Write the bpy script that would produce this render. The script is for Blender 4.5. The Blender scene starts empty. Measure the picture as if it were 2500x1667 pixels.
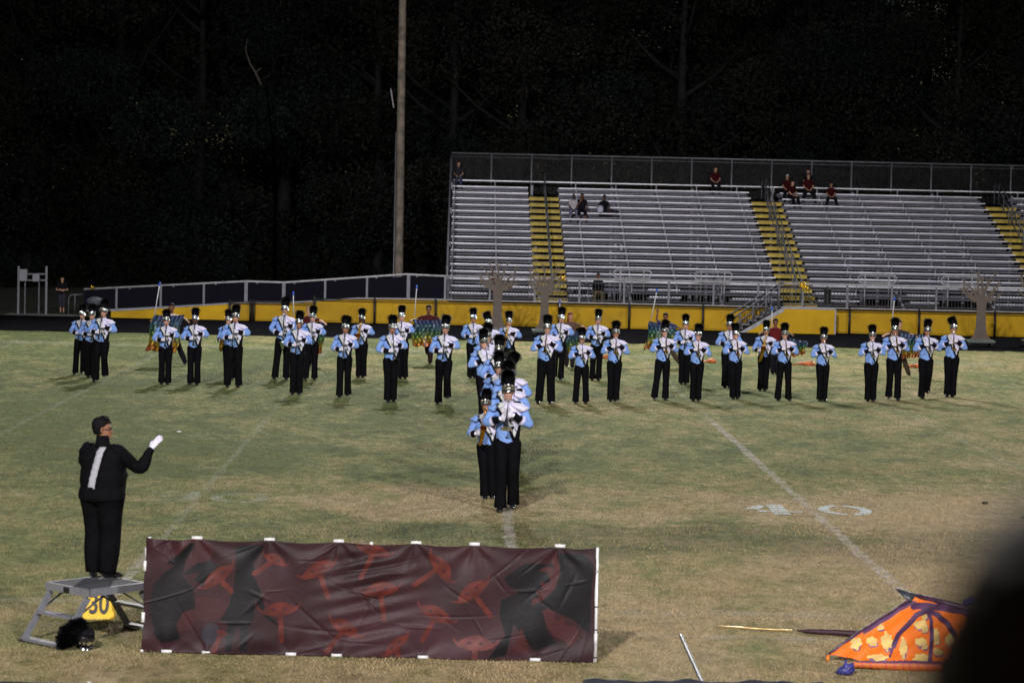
import bpy, bmesh, math, random
import numpy as np
from mathutils import Vector, Matrix
rad = math.radians
random.seed(7); RNG = np.random.default_rng(7)
scene = bpy.context.scene
COL = scene.collection

# ------------------------------------------------------------------ camera
F_PX, CW, CH = 6400.0, 2500.0, 1667.0
YAW, PITCH, ROLL, CAM_H = 0.02042, 0.05445, 0.0222, 4.542
Fv = Vector((math.sin(YAW)*math.cos(PITCH), math.cos(YAW)*math.cos(PITCH), -math.sin(PITCH)))
Rv = Vector((math.cos(YAW), -math.sin(YAW), 0)); Uv = Rv.cross(Fv)
cr, sr = math.cos(ROLL), math.sin(ROLL)
cam_data = bpy.data.cameras.new("camera"); cam = bpy.data.objects.new("camera", cam_data); COL.objects.link(cam)
Xc = Rv*cr + Uv*sr; Yc = Uv*cr - Rv*sr
M = Matrix((Xc, Yc, -Fv)).transposed().to_4x4(); M.translation = (0, 0, CAM_H)
cam.matrix_world = M
cam_data.sensor_width = 36; cam_data.lens = 36*F_PX/CW
cam_data.clip_start = 0.1; cam_data.clip_end = 2000
cam_data.dof.use_dof = True; cam_data.dof.focus_distance = 50; cam_data.dof.aperture_fstop = 4.0
scene.camera = cam

def ray(px, py):
    a, b = px-CW/2, py-CH/2
    u = cr*a+sr*b; v = -sr*a+cr*b
    return Fv*F_PX + Rv*u - Uv*v
def ground(px, py, z=0.0):
    d = ray(px, py); t = (z-CAM_H)/d.z
    return Vector((d.x*t, d.y*t, z))
def at(px, py, Y):
    d = ray(px, py); t = Y/d.y
    return Vector((d.x*t, Y, CAM_H+d.z*t))
def on_plane(px, py, p0, n):
    d = ray(px, py); o = Vector((0, 0, CAM_H))
    return o + d*((p0-o).dot(n)/d.dot(n))

# ------------------------------------------------------------------ world and light
world = bpy.data.worlds.new("World"); scene.world = world; world.use_nodes = True
nt = world.node_tree; bg = nt.nodes["Background"]
sky = nt.nodes.new("ShaderNodeTexSky"); sky.sky_type = 'NISHITA'; sky.sun_disc = False
sky.sun_elevation = rad(12); sky.sun_rotation = rad(200)
nt.links.new(sky.outputs[0], bg.inputs[0]); bg.inputs[1].default_value = 0.0115
scene.view_settings.view_transform = 'Standard'; scene.view_settings.look = 'None'
scene.view_settings.exposure = 0; scene.view_settings.gamma = 1

def floodlight(loc, target, power, size_deg, blend=1.0, color=(1.0, 0.95, 0.98), radius=0.8):
    l = bpy.data.lights.new("floodlight", 'SPOT'); o = bpy.data.objects.new("floodlight", l); COL.objects.link(o)
    l.energy = power; l.color = color; l.spot_size = rad(size_deg); l.spot_blend = blend; l.shadow_soft_size = radius
    o.location = loc
    o.rotation_euler = (Vector(target)-Vector(loc)).to_track_quat('-Z', 'Y').to_euler()
    return o
# stadium floodlights: two masts behind the camera, two masts beyond the far stands
floodlight((-14, -24, 33), (1, 52, 0), 160000, 50)
floodlight((30, -22, 33), (4, 50, 0), 115000, 54)
floodlight((-12, -24, 30), (6, 96, 2), 90000, 24)
floodlight((-2.4, 106, 30), (0, 48, 0), 110000, 95, color=(1.0, 0.96, 0.92))
floodlight((44, 112, 32), (6, 58, 0), 110000, 80, color=(0.97, 1.0, 0.93))

# ------------------------------------------------------------------ materials
MATS = {}
def mat(name, color=(.5, .5, .5), rough=.6, metal=0.0, attr=None, noise=0.0, nscale=20.0, bump=0.0, bscale=60.0,
        spec=0.5, sheen=0.0, emit=None, coat=0.0):
    if name in MATS: return MATS[name]
    m = bpy.data.materials.new(name); m.use_nodes = True; MATS[name] = m
    t = m.node_tree; b = t.nodes["Principled BSDF"]
    b.inputs["Base Color"].default_value = (*color, 1); b.inputs["Roughness"].default_value = rough
    b.inputs["Metallic"].default_value = metal; b.inputs["Specular IOR Level"].default_value = spec
    b.inputs["Coat Weight"].default_value = coat
    src = None
    tc = t.nodes.new("ShaderNodeTexCoord")
    if attr:
        a = t.nodes.new("ShaderNodeAttribute"); a.attribute_name = attr; src = a.outputs["Color"]
    if noise > 0:
        n = t.nodes.new("ShaderNodeTexNoise"); n.inputs["Scale"].default_value = nscale; n.inputs["Detail"].default_value = 6
        t.links.new(tc.outputs["Object"], n.inputs["Vector"])
        mr = t.nodes.new("ShaderNodeMapRange"); mr.inputs[1].default_value = .3; mr.inputs[2].default_value = .7
        mr.inputs[3].default_value = 1-noise; mr.inputs[4].default_value = 1+noise*.6
        t.links.new(n.outputs[0], mr.inputs[0])
        mx = t.nodes.new("ShaderNodeVectorMath"); mx.operation = 'SCALE'
        if src: t.links.new(src, mx.inputs[0])
        else: mx.inputs[0].default_value = color
        t.links.new(mr.outputs[0], mx.inputs["Scale"]); src = mx.outputs[0]
        r2 = t.nodes.new("ShaderNodeMapRange"); r2.inputs[3].default_value = max(.02, rough-.12); r2.inputs[4].default_value = min(1, rough+.12)
        t.links.new(n.outputs[0], r2.inputs[0]); t.links.new(r2.outputs[0], b.inputs["Roughness"])
    if src: t.links.new(src, b.inputs["Base Color"])
    if bump > 0:
        n = t.nodes.new("ShaderNodeTexNoise"); n.inputs["Scale"].default_value = bscale; n.inputs["Detail"].default_value = 4
        t.links.new(tc.outputs["Object"], n.inputs["Vector"])
        bp = t.nodes.new("ShaderNodeBump"); bp.inputs["Strength"].default_value = bump; bp.inputs["Distance"].default_value = .02
        t.links.new(n.outputs[0], bp.inputs["Height"]); t.links.new(bp.outputs[0], b.inputs["Normal"])
    if sheen: b.inputs["Sheen Weight"].default_value = sheen
    if emit:
        b.inputs["Emission Color"].default_value = (*color, 1); b.inputs["Emission Strength"].default_value = emit
    return m

m_skin = mat("skin", attr="col", rough=.5, spec=.35)
m_cloth = mat("uniform_cloth", attr="col", rough=.85, bump=.35, bscale=30, spec=.08)
m_black = mat("black_cloth", (.0035, .0035, .0045), .9, bump=.5, bscale=14, spec=.08, noise=.4, nscale=9)
m_satin = mat("satin_cloth", attr="col", rough=.42, bump=.25, bscale=25, spec=.5)
m_vinyl = mat("printed_vinyl", attr="col", rough=.46, bump=.15, bscale=9, spec=.14)
m_silk = mat("painted_silk", attr="col", rough=.5, bump=.2, bscale=20)
m_chrome = mat("chrome", (.85, .86, .88), .12, 1.0)
m_silver = mat("silver_plate", (.75, .75, .77), .22, 1.0, noise=.15, nscale=40)
m_gold = mat("lacquered_brass", (.62, .34, .05), .2, 1.0, noise=.15, nscale=40)
m_ebony = mat("black_gloss", (.005, .005, .006), .3, spec=.3)
m_felt = mat("hat_felt", (.004, .004, .005), .8, spec=.1)
m_shoe = mat("patent_leather", (.010, .010, .012), .15, spec=.7, coat=.6)
m_plume = mat("plume_feather", (.0035, .004, .005), .7, spec=.12)
m_glove = mat("white_glove", (.70, .68, .78), .8, bump=.3, bscale=50)
m_hairk = mat("hair", attr="col", spec=.12, rough=.6, bump=.6, bscale=80)
m_alu = mat("aluminium_plank", (.62, .63, .69), .42, .35, noise=.38, nscale=.9, bump=.1, bscale=40)
m_aludark = mat("weathered_aluminium", (.20, .21, .25), .5, .3, noise=.35, nscale=2.0)
m_galv = mat("galvanised_steel", (.16, .17, .195), .5, .3, noise=.3, nscale=8)
m_riser = mat("riser_grey", (.12, .125, .165), .6, .1, noise=.3, nscale=2)
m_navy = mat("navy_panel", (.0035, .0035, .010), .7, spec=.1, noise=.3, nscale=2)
m_yellow = mat("yellow_panel", (.66, .40, .012), .6, spec=.15, noise=.22, nscale=1.2, bump=.1, bscale=6)
m_ystep = mat("yellow_tread", (.50, .37, .04), .55, noise=.35, nscale=5)
m_whitetrim = mat("white_trim", (.40, .40, .42), .5, noise=.3, nscale=6)
m_blackmetal = mat("black_metal", (.012, .012, .013), .5, noise=.3, nscale=9)
m_wood = mat("weathered_wood", (.24, .21, .17), .8, noise=.5, nscale=3.5, bump=.5, bscale=12)
m_ply = mat("painted_plywood", (.125, .098, .080), .7, noise=.25, nscale=4)
m_pvc = mat("white_pvc", (.75, .75, .74), .35, noise=.08, nscale=10)
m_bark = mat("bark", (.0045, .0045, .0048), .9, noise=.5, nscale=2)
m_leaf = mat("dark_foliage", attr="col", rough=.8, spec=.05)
m_rubber = mat("rubber", (.02, .02, .02), .7, noise=.2, nscale=30)
m_goldfoil = mat("gold_foil", (.8, .5, .03), .25, .7)

# ------------------------------------------------------------------ mesh helpers
def resample(pts, vals, n):
    """Catmull-Rom through control rows; returns n rows of points and values."""
    P = np.array([list(p) for p in pts], float); V = np.array(vals, float)
    if V.ndim == 1: V = V[:, None]
    A = np.hstack([P, V]); k = len(A)
    A = np.vstack([2*A[0]-A[1], A, 2*A[-1]-A[-2]])
    out = []
    for q in np.linspace(0, k-1, n):
        i = min(int(q), k-2); t = q-i
        a, b, c, d = A[i], A[i+1], A[i+2], A[i+3]
        out.append(.5*((2*b)+(c-a)*t+(2*a-5*b+4*c-d)*t*t+(3*b-a-3*c+d)*t**3))
    out = np.array(out)
    return out[:, :3], out[:, 3:]

class MB:
    def __init__(s): s.V = []; s.F = []; s.C = []; s.MI = []; s.n = 0
    def add(s, verts, faces, col=None, mi=0):
        verts = np.asarray(verts, float).reshape(-1, 3)
        s.V.append(verts); s.F += [tuple(i+s.n for i in f) for f in faces]
        c = np.zeros((len(verts), 3)) if col is None else np.broadcast_to(np.asarray(col, float), (len(verts), 3))
        s.C.append(c); s.MI += [mi]*len(faces); s.n += len(verts)
        return s
    def box(s, c, size, R=None, col=None, mi=0):
        h = np.array(size)/2
        v = np.array([[x, y, z] for x in (-1, 1) for y in (-1, 1) for z in (-1, 1)])*h
        if R is not None: v = v @ np.array(R.to_3x3()).T
        v = v+np.array(list(c))
        return s.add(v, [(0, 1, 3, 2), (4, 6, 7, 5), (0, 4, 5, 1), (2, 3, 7, 6), (0, 2, 6, 4), (1, 5, 7, 3)], col, mi)
    def bar(s, a, b, w, h, up=(0, 0, 1), col=None, mi=0):
        a, b = Vector(a), Vector(b); d = b-a
        y = d.normalized(); x = y.cross(Vector(up))
        if x.length < 1e-4: x = Vector((1, 0, 0))
        x.normalize(); z = x.cross(y)
        R = Matrix((x, y, z)).transposed()
        return s.box((a+b)/2, (w, d.length, h), R, col, mi)
    def sweep(s, P, R, n=10, up=(0, 0, 1), cap=True, col=None, mi=0, m=None):
        R = np.array(R, float)
        if R.ndim == 1: R = np.stack([R, R], 1)
        P = np.array([list(p) for p in P], float)
        if m: P, R = resample(P, R, m); R = np.maximum(R, 1e-4)
        T = np.gradient(P, axis=0); T /= (np.linalg.norm(T, axis=1)[:, None]+1e-9)
        x = np.cross(np.array(up, float), T[0]);
        if np.linalg.norm(x) < 1e-3: x = np.cross(np.array([0, 1, .01]), T[0])
        x /= np.linalg.norm(x)
        vs = []; ang = np.linspace(0, 2*np.pi, n, endpoint=False)
        for i in range(len(P)):
            x = x-T[i]*x.dot(T[i]); x /= np.linalg.norm(x)+1e-9
            y = np.cross(T[i], x)
            vs.append(P[i]+np.outer(np.cos(ang)*R[i, 0], x)+np.outer(np.sin(ang)*R[i, 1], y))
        vs = np.vstack(vs); k = len(P)
        f = [(i*n+j, i*n+(j+1) % n, (i+1)*n+(j+1) % n, (i+1)*n+j) for i in range(k-1) for j in range(n)]
        if cap: f += [tuple(range(n))[::-1], tuple(range((k-1)*n, k*n))]
        return s.add(vs, f, col, mi)
    def rings(s, rows, n=24, cap=True, col=None, m=None, mi=0, sq=2.0):
        """rows: (z, cx, cy, a, front, back); front is toward -Y"""
        A = np.array(rows, float)
        if m:
            P, V = resample(A[:, :3], A[:, 3:], m); A = np.hstack([P, V]); A[:, 3:] = np.maximum(A[:, 3:], .001)
        ang = np.linspace(0, 2*np.pi, n, endpoint=False); vs = []
        cx = np.sign(np.cos(ang))*np.abs(np.cos(ang))**(2/sq); sy = np.sign(np.sin(ang))*np.abs(np.sin(ang))**(2/sq)
        for z, x0, y0, a, fr, bk in A:
            yy = np.where(sy < 0, sy*fr, sy*bk)
            vs.append(np.stack([x0+cx*a, y0+yy, np.full(n, z)], 1))
        vs = np.vstack(vs); k = len(A)
        f = [(i*n+j, i*n+(j+1) % n, (i+1)*n+(j+1) % n, (i+1)*n+j) for i in range(k-1) for j in range(n)]
        if cap: f += [tuple(range(n))[::-1], tuple(range((k-1)*n, k*n))]
        return s.add(vs, f, col, mi)
    def ball(s, c, r, n=10, col=None, mi=0, R=None):
        r = np.broadcast_to(np.array(r, float), (3,)); vs = [(0, 0, -1)]; k = max(4, n//2)
        for i in range(1, k):
            t = math.pi*i/k
            for j in range(n): vs.append((math.sin(t)*math.cos(2*math.pi*j/n), math.sin(t)*math.sin(2*math.pi*j/n), -math.cos(t)))
        vs.append((0, 0, 1)); v = np.array(vs)*r
        if R is not None: v = v @ np.array(R.to_3x3()).T
        v = v+np.array(list(c)); f = [(0, 1+(j+1) % n, 1+j) for j in range(n)]
        for i in range(k-2):
            f += [(1+i*n+j, 1+i*n+(j+1) % n, 1+(i+1)*n+(j+1) % n, 1+(i+1)*n+j) for j in range(n)]
        L = len(vs)-1; b = 1+(k-2)*n
        f += [(L, b+j, b+(j+1) % n) for j in range(n)]
        return s.add(v, f, col, mi)
    def prism(s, outline, thick, O=(0, 0, 0), X=(1, 0, 0), Z=(0, 0, 1), col=None, mi=0):
        """outline in (x,z) of a plane with origin O; thick along the plane's normal"""
        X = Vector(X).normalized(); Z = Vector(Z).normalized(); N = X.cross(Z)
        O = Vector(O); n = len(outline)
        v = [list(O+X*a+Z*b+N*thick*k) for k in (-.5, .5) for a, b in outline]
        f = [tuple(range(n))[::-1], tuple(range(n, 2*n))]+[(i, (i+1) % n, n+(i+1) % n, n+i) for i in range(n)]
        return s.add(v, f, col, mi)
    def xform(s, Mx):
        A = np.array(Mx); s.V = [v @ A[:3, :3].T + A[:3, 3] for v in s.V]; return s
    def verts(s): return np.vstack(s.V)
    def set_verts(s, v): s.V = [v]; s.C = [np.vstack(s.C)]
    def paint(s, fn):
        s.C = [fn(s.verts())]; s.V = [s.verts()]; return s
    def mesh(s, name):
        me = bpy.data.meshes.new(name); me.from_pydata(s.verts().tolist(), [], s.F)
        me.polygons.foreach_set("material_index", s.MI)
        return me
    def build(s, name, mats, parent=None, smooth=True, attr=True, loc=None):
        me = s.mesh(name); me.update()
        if attr:
            C = np.vstack(s.C); ca = me.color_attributes.new("col", 'FLOAT_COLOR', 'POINT')
            ca.data.foreach_set("color", np.hstack([C, np.ones((len(C), 1))]).ravel())
        if smooth: me.polygons.foreach_set("use_smooth", [True]*len(me.polygons))
        return link(name, me, mats, parent)
def link(name, me, mats, parent=None):
    if not isinstance(mats, (list, tuple)): mats = [mats]
    me.materials.clear()
    for m in mats: me.materials.append(m)
    o = bpy.data.objects.new(name, me); COL.objects.link(o)
    if parent: o.parent = parent
    return o
def remesh(mb, voxel, paint=None):
    """one continuous surface out of overlapping closed shapes"""
    me = mb.mesh("tmp"); o = bpy.data.objects.new("tmp", me); COL.objects.link(o)
    md = o.modifiers.new("r", 'REMESH'); md.mode = 'VOXEL'; md.voxel_size = voxel; md.use_smooth_shade = True
    sm = o.modifiers.new("s", 'SMOOTH'); sm.factor = .5; sm.iterations = 2
    dg = bpy.context.evaluated_depsgraph_get()
    out = bpy.data.meshes.new_from_object(o.evaluated_get(dg))
    bpy.data.objects.remove(o); bpy.data.meshes.remove(me)
    n = len(out.vertices); v = np.zeros(n*3); out.vertices.foreach_get("co", v); v = v.reshape(-1, 3)
    for a in list(out.color_attributes): out.color_attributes.remove(a)
    if paint is not None:
        C = paint(v); ca = out.color_attributes.new("col", 'FLOAT_COLOR', 'POINT')
        ca.data.foreach_set("color", np.hstack([C, np.ones((n, 1))]).ravel())
    out.polygons.foreach_set("use_smooth", [True]*len(out.polygons))
    return out
def thing(name, label, cat, loc=(0, 0, 0), rz=0.0, group=None):
    o = bpy.data.objects.new(name, None); COL.objects.link(o); o.location = loc; o.rotation_euler = (0, 0, rz)
    o.empty_display_size = .1
    o["label"] = label; o["category"] = cat
    if group: o["group"] = group
    return o
def tag(o, label, cat, group=None, kind=None):
    if label: o["label"] = label
    if cat: o["category"] = cat
    if group: o["group"] = group
    if kind: o["kind"] = kind
    return o
def struct(o): o["kind"] = "structure"; return o
def lin(r, g, b):
    f = lambda c: ((c/255+.055)/1.055)**2.4 if c > 10 else c/255/12.92
    return np.array([f(r), f(g), f(b)])
def inpoly(x, y, poly):
    r = np.zeros(x.shape, bool); n = len(poly); j = n-1
    for i in range(n):
        xi, yi = poly[i]; xj, yj = poly[j]
        if yi != yj:
            r ^= ((yi > y) != (yj > y)) & (x < (xj-xi)*(y-yi)/(yj-yi)+xi)
        j = i
    return r
def segdist(x, y, a, b):
    ax, ay = a; bx, by = b; dx, dy = bx-ax, by-ay
    t = np.clip(((x-ax)*dx+(y-ay)*dy)/(dx*dx+dy*dy), 0, 1)
    return np.hypot(x-ax-t*dx, y-ay-t*dy), t

# ------------------------------------------------------------------ the ground
def sheet(name, x0, x1, y0, y1, z, m, nx=1, ny=1):
    mb = MB(); xs = np.linspace(x0, x1, nx+1); ys = np.linspace(y0, y1, ny+1)
    v = [(x, y, z) for y in ys for x in xs]
    f = [(j*(nx+1)+i, j*(nx+1)+i+1, (j+1)*(nx+1)+i+1, (j+1)*(nx+1)+i) for j in range(ny) for i in range(nx)]
    mb.add(v, f); return mb.build(name, m, smooth=False, attr=False)

def grass_material():
    m = bpy.data.materials.new("field_turf"); m.use_nodes = True; t = m.node_tree; L = t.links
    b = t.nodes["Principled BSDF"]; b.inputs["Roughness"].default_value = .9; b.inputs["Specular IOR Level"].default_value = .15
    tc = t.nodes.new("ShaderNodeTexCoord")
    def mapping(sx, sy):
        mp = t.nodes.new("ShaderNodeMapping"); mp.inputs["Scale"].default_value = (sx, sy, 1); L.new(tc.outputs["Object"], mp.inputs[0]); return mp.outputs[0]
    def noise(sc, vec, det=5, rough=.6):
        n = t.nodes.new("ShaderNodeTexNoise"); n.inputs["Scale"].default_value = sc; n.inputs["Detail"].default_value = det
        n.inputs["Roughness"].default_value = rough; L.new(vec, n.inputs["Vector"]); return n.outputs[0]
    def math_(op, a, b_, c=None):
        n = t.nodes.new("ShaderNodeMath"); n.operation = op
        for i, v in enumerate((a, b_, c)):
            if v is None: continue
            if isinstance(v, (int, float)): n.inputs[i].default_value = v
            else: L.new(v, n.inputs[i])
        return n.outputs[0]
    def ramp(f, stops):
        n = t.nodes.new("ShaderNodeValToRGB"); e = n.color_ramp.elements
        while len(e) < len(stops): e.new(.5)
        for i, (p, c) in enumerate(stops): e[i].position = p; e[i].color = (*c, 1)
        L.new(f, n.inputs[0]); return n.outputs[0]
    def mix(f, a, b_, mode='MIX'):
        n = t.nodes.new("ShaderNodeMix"); n.data_type = 'RGBA'; n.blend_type = mode
        if isinstance(f, (int, float)): n.inputs[0].default_value = f
        else: L.new(f, n.inputs[0])
        L.new(a, n.inputs[6]); L.new(b_, n.inputs[7]); return n.outputs[2]
    iso = mapping(1, 1)
    big = noise(.22, mapping(1, .45), 3); midn = noise(1.1, mapping(1, .5), 5); fine = noise(5, mapping(1, .6), 6, .7); grain = noise(38, iso, 4, .8)
    sep = t.nodes.new("ShaderNodeSeparateXYZ"); L.new(tc.outputs["Object"], sep.inputs[0])
    X, Y = sep.outputs[0], sep.outputs[1]
    # where the turf has gone dormant: near sideline, right side, and the worn middle strip
    near = t.nodes.new("ShaderNodeMapRange"); near.inputs[1].default_value = 25; near.inputs[2].default_value = 37
    near.inputs[3].default_value = .30; near.inputs[4].default_value = 0; L.new(math_('ADD', Y, math_('MULTIPLY', X, -.95)), near.inputs[0])
    right = t.nodes.new("ShaderNodeMapRange"); right.inputs[1].default_value = -8; right.inputs[2].default_value = 9
    right.inputs[3].default_value = -.10; right.inputs[4].default_value = .10; L.new(X, right.inputs[0])
    far = t.nodes.new("ShaderNodeMapRange"); far.inputs[1].default_value = 72; far.inputs[2].default_value = 82
    far.inputs[3].default_value = 0; far.inputs[4].default_value = .04; L.new(Y, far.inputs[0])
    dry = math_('ADD', math_('ADD', near.outputs[0], right.outputs[0]), far.outputs[0])
    dry = math_('ADD', dry, math_('MULTIPLY', math_('SUBTRACT', big, .5), 1.15))
    dry = math_('ADD', dry, math_('MULTIPLY', math_('SUBTRACT', midn, .5), 1.25))
    dry = math_('ADD', dry, math_('MULTIPLY', math_('SUBTRACT', fine, .5), .9))
    dry = math_('ADD', dry, .45)
    wob = math_('MULTIPLY', math_('SUBTRACT', noise(.42, iso, 6, .7), .5), 7.5); Yw = math_('ADD', Y, wob)
    def band(y0, y1, soft):
        a = t.nodes.new("ShaderNodeMapRange"); a.interpolation_type = 'SMOOTHSTEP'; a.inputs[1].default_value = y0-soft; a.inputs[2].default_value = y0+soft; L.new(Yw, a.inputs[0])
        b_ = t.nodes.new("ShaderNodeMapRange"); b_.interpolation_type = 'SMOOTHSTEP'; b_.inputs[1].default_value = y1-soft; b_.inputs[2].default_value = y1+soft; b_.inputs[3].default_value = 1; b_.inputs[4].default_value = 0; L.new(Yw, b_.inputs[0])
        return math_('MULTIPLY', a.outputs[0], b_.outputs[0])
    xr = t.nodes.new("ShaderNodeMapRange"); xr.inputs[1].default_value = -3.2; xr.inputs[2].default_value = -.8; L.new(math_('ADD', X, wob), xr.inputs[0])
    worn = math_('MULTIPLY', band(37.2, 41.0, 1.1), xr.outputs[0]); dry = math_('ADD', dry, math_('MULTIPLY', worn, .30))
    lush = math_('MULTIPLY', band(33.6, 36.6, .8), xr.outputs[0]); dry = math_('ADD', dry, math_('MULTIPLY', lush, -.05))
    mid = band(42, 90, 3.0); dry = math_('ADD', dry, math_('MULTIPLY', mid, -.10))
    base = ramp(dry, [(.22, (.115, .145, .050)), (.42, (.205, .225, .082)), (.58, (.31, .265, .118)), (.82, (.44, .335, .19))])
    val = math_('ADD', math_('MULTIPLY', fine, .55), math_('MULTIPLY', grain, .8))
    vr = ramp(val, [(.40, (.40, .40, .40)), (.64, (.88, .88, .88)), (.86, (1.4, 1.4, 1.4))])
    c = mix(1.0, base, vr, 'MULTIPLY')
    dk = noise(3.4, mapping(.5, .35), 6, .8); dm = ramp(dk, [(.32, (.50, .47, .44)), (.50, (1, 1, 1))])
    c = mix(.95, c, dm, 'MULTIPLY')
    dkb = math_('MULTIPLY', lush, .38); dkn = t.nodes.new('ShaderNodeVectorMath'); dkn.operation = 'SCALE'; L.new(c, dkn.inputs[0]); L.new(math_('SUBTRACT', 1.0, dkb), dkn.inputs['Scale']); c = dkn.outputs[0]
    L.new(c, b.inputs["Base Color"])
    bp = t.nodes.new("ShaderNodeBump"); bp.inputs["Strength"].default_value = .9; bp.inputs["Distance"].default_value = .05
    hb = math_('ADD', math_('MULTIPLY', grain, .6), math_('MULTIPLY', fine, .6)); L.new(hb, bp.inputs["Height"]); L.new(bp.outputs[0], b.inputs["Normal"])
    return m
m_turf = grass_material()
g = struct(sheet("ground", -250, 250, -30, 600, -.012, mat("rough_grass", (.035, .04, .016), .95, noise=.5, nscale=.8, bump=.8, bscale=9)))
f = struct(sheet("football_field", -60, 60, 12, 83.4, 0, m_turf))
f.location.z = 0
struct(sheet("running_track", -60, 60, 83.0, 93.46, -.004, mat("track_asphalt", (.0085, .0085, .0105), 1.0, spec=.0, noise=.3, nscale=1.5, bump=.5, bscale=30)))
# ragged verge where grass creeps over the track edge
mb = MB(); xs = np.linspace(-40, 40, 700)
ed = 83.35+.22*np.sin(xs*1.7)*np.sin(xs*.53+1)+RNG.normal(0, .10, 700)
v = [(x, 83.0, .004) for x in xs]+[(x, max(e, 83.12), .004) for x, e in zip(xs, ed)]
mb.add(v, [(i, i+1, 700+i+1, 700+i) for i in range(699)]); o = mb.build("grass_verge", m_turf, smooth=False, attr=False); struct(o)

def chalk(name, color, dens, sc=3.0, lo=.40, hi=.62):
    m = bpy.data.materials.new(name); m.use_nodes = True; t = m.node_tree; b = t.nodes["Principled BSDF"]
    b.inputs["Base Color"].default_value = (*color, 1); b.inputs["Roughness"].default_value = .95
    tr = t.nodes.new("ShaderNodeBsdfTransparent"); mx = t.nodes.new("ShaderNodeMixShader"); tc = t.nodes.new("ShaderNodeTexCoord")
    n1 = t.nodes.new("ShaderNodeTexNoise"); n1.inputs["Scale"].default_value = sc; n1.inputs["Detail"].default_value = 8; n1.inputs["Roughness"].default_value = .75
    mr = t.nodes.new("ShaderNodeMapRange"); mr.inputs[1].default_value = lo; mr.inputs[2].default_value = hi; mr.inputs[4].default_value = dens
    t.links.new(tc.outputs["Object"], n1.inputs["Vector"]); t.links.new(n1.outputs[0], mr.inputs[0])
    t.links.new(mr.outputs[0], mx.inputs[0]); t.links.new(tr.outputs[0], mx.inputs[1]); t.links.new(b.outputs[0], mx.inputs[2])
    t.links.new(mx.outputs[0], t.nodes["Material Output"].inputs[0]); return m
X35 = .7445
def strip(name, x0, x1, y0, y1, m, z=.004, n=160, jit=.02, wd=None):
    """a line on the turf with an uneven, hand-painted edge"""
    mb = MB(); ts = np.linspace(0, 1, n); vs = []; d = Vector((x1-x0, y1-y0)); L = d.length; d.normalize(); nrm = (-d.y, d.x)
    for s_ in (-1, 1):
        w = (wd or .1)/2+RNG.normal(0, jit, n)
        for t_, ww in zip(ts, w):
            vs.append((x0+d.x*L*t_+nrm[0]*s_*ww, y0+d.y*L*t_+nrm[1]*s_*ww, z))
    mb.add(vs, [(i, i+1, n+i+1, n+i) for i in range(n-1)])
    return struct(mb.build(name, m, smooth=False, attr=False))
c_line = chalk("worn_chalk", (.55, .50, .44), .75, 2.6, .36, .62); c_faint = chalk("faded_chalk", (.50, .50, .40), .28, 1.2)
c_num = chalk("painted_number", (.54, .60, .60), .85, 5, .25, .5)
for k in range(-3, 5):
    X_k = X35+k*4.572
    if k == 0: strip("yard_line", X_k, X_k, 28.9, 39.5, c_line, wd=.15, n=120, jit=.025); strip("yard_line", X_k, X_k, 39.5, 76.5, c_faint, wd=.12, n=200, jit=.02)
    elif k == 1: strip("yard_line", X_k, X_k, 28.9, 54, c_line, wd=.15, n=240, jit=.025); strip("yard_line", X_k, X_k, 54, 76.5, c_faint, wd=.12, n=100, jit=.02)
    elif k == -1: strip("yard_line", X_k, X_k, 28.9, 33.5, c_line, wd=.14, n=120, jit=.03); strip("yard_line", X_k, X_k, 33.5, 76.5, c_faint, wd=.12, n=200, jit=.02)
    else: strip("yard_line", X_k, X_k, 28.9, 76.5, c_faint, wd=.13, n=300, jit=.022)
strip("sideline", -14, 16, 28.85, 28.75, c_faint, wd=.35, jit=.05); strip("sideline", -14, 16, 77.2, 76.6, c_faint, wd=1.6, jit=.1)
strip("sideline", -14, 16, 27.2, 27.2, c_faint, wd=.3, jit=.06)

def disc_outline(a, b, w, n=40):
    return [(math.cos(t)*a, math.sin(t)*b) for t in np.linspace(0, 2*math.pi, n)], [(math.cos(t)*(a-w), math.sin(t)*(b-w*1.3)) for t in np.linspace(0, 2*math.pi, n)]
def field_digit(ch, cx, cy, m, w=.80, h=1.25, gaps=True):
    mb = MB(); z = .008
    if ch == '0':
        for a0, a1 in (((100, 262), (-80, 82)) if gaps else ((0, 359),)):
            n = 24; vs = []
            for k in (1.0, .58):
                for t_ in np.radians(np.linspace(a0, a1, n)): vs.append((cx+math.cos(t_)*w/2*k, cy+math.sin(t_)*h/2*(k if k == 1 else .72), z))
            mb.add(vs, [(i, i+1, n+i+1, n+i) for i in range(n-1)])
    if ch == '4':
        for q in ([(-.02, .5), (.26, .5), (.26, -.28), (-.02, -.28)], [(-.5, -.02), (-.16, .42), (-.05, .34), (-.22, -.02)],
                  [(-.26, -.1), (-.02, -.1), (-.02, -.28), (-.26, -.28)], [(-.02, -.32), (.26, -.32), (.26, -.5), (-.02, -.5)], [(.28, -.14), (.5, -.14), (.5, -.28), (.28, -.28)]):
            mb.add([(cx+x*w, cy+y*h, z) for x, y in q], [(0, 1, 2, 3)])
    if ch == '3':
        for q in ([(-.4, .5), (.4, .5), (.4, .32), (-.4, .32)], [(-.2, .08), (.4, .08), (.4, -.08), (-.2, -.08)], [(-.4, -.32), (.4, -.32), (.4, -.5), (-.4, -.5)], [(.2, .3), (.44, .3), (.44, -.3), (.2, -.3)]):
            mb.add([(cx+x*w, cy+y*h, z) for x, y in q], [(0, 1, 2, 3)])
    return struct(mb.build("field_number", m, smooth=False, attr=False))
nc = ground(1883, 1244); field_digit('4', nc.x, nc.y, c_num, w=.86)
nc = ground(2062, 1246); field_digit('0', nc.x, nc.y, c_num, w=.80)
c_fn = chalk("faded_number", (.6, .66, .6), .36, 3, .40, .64)
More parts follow.
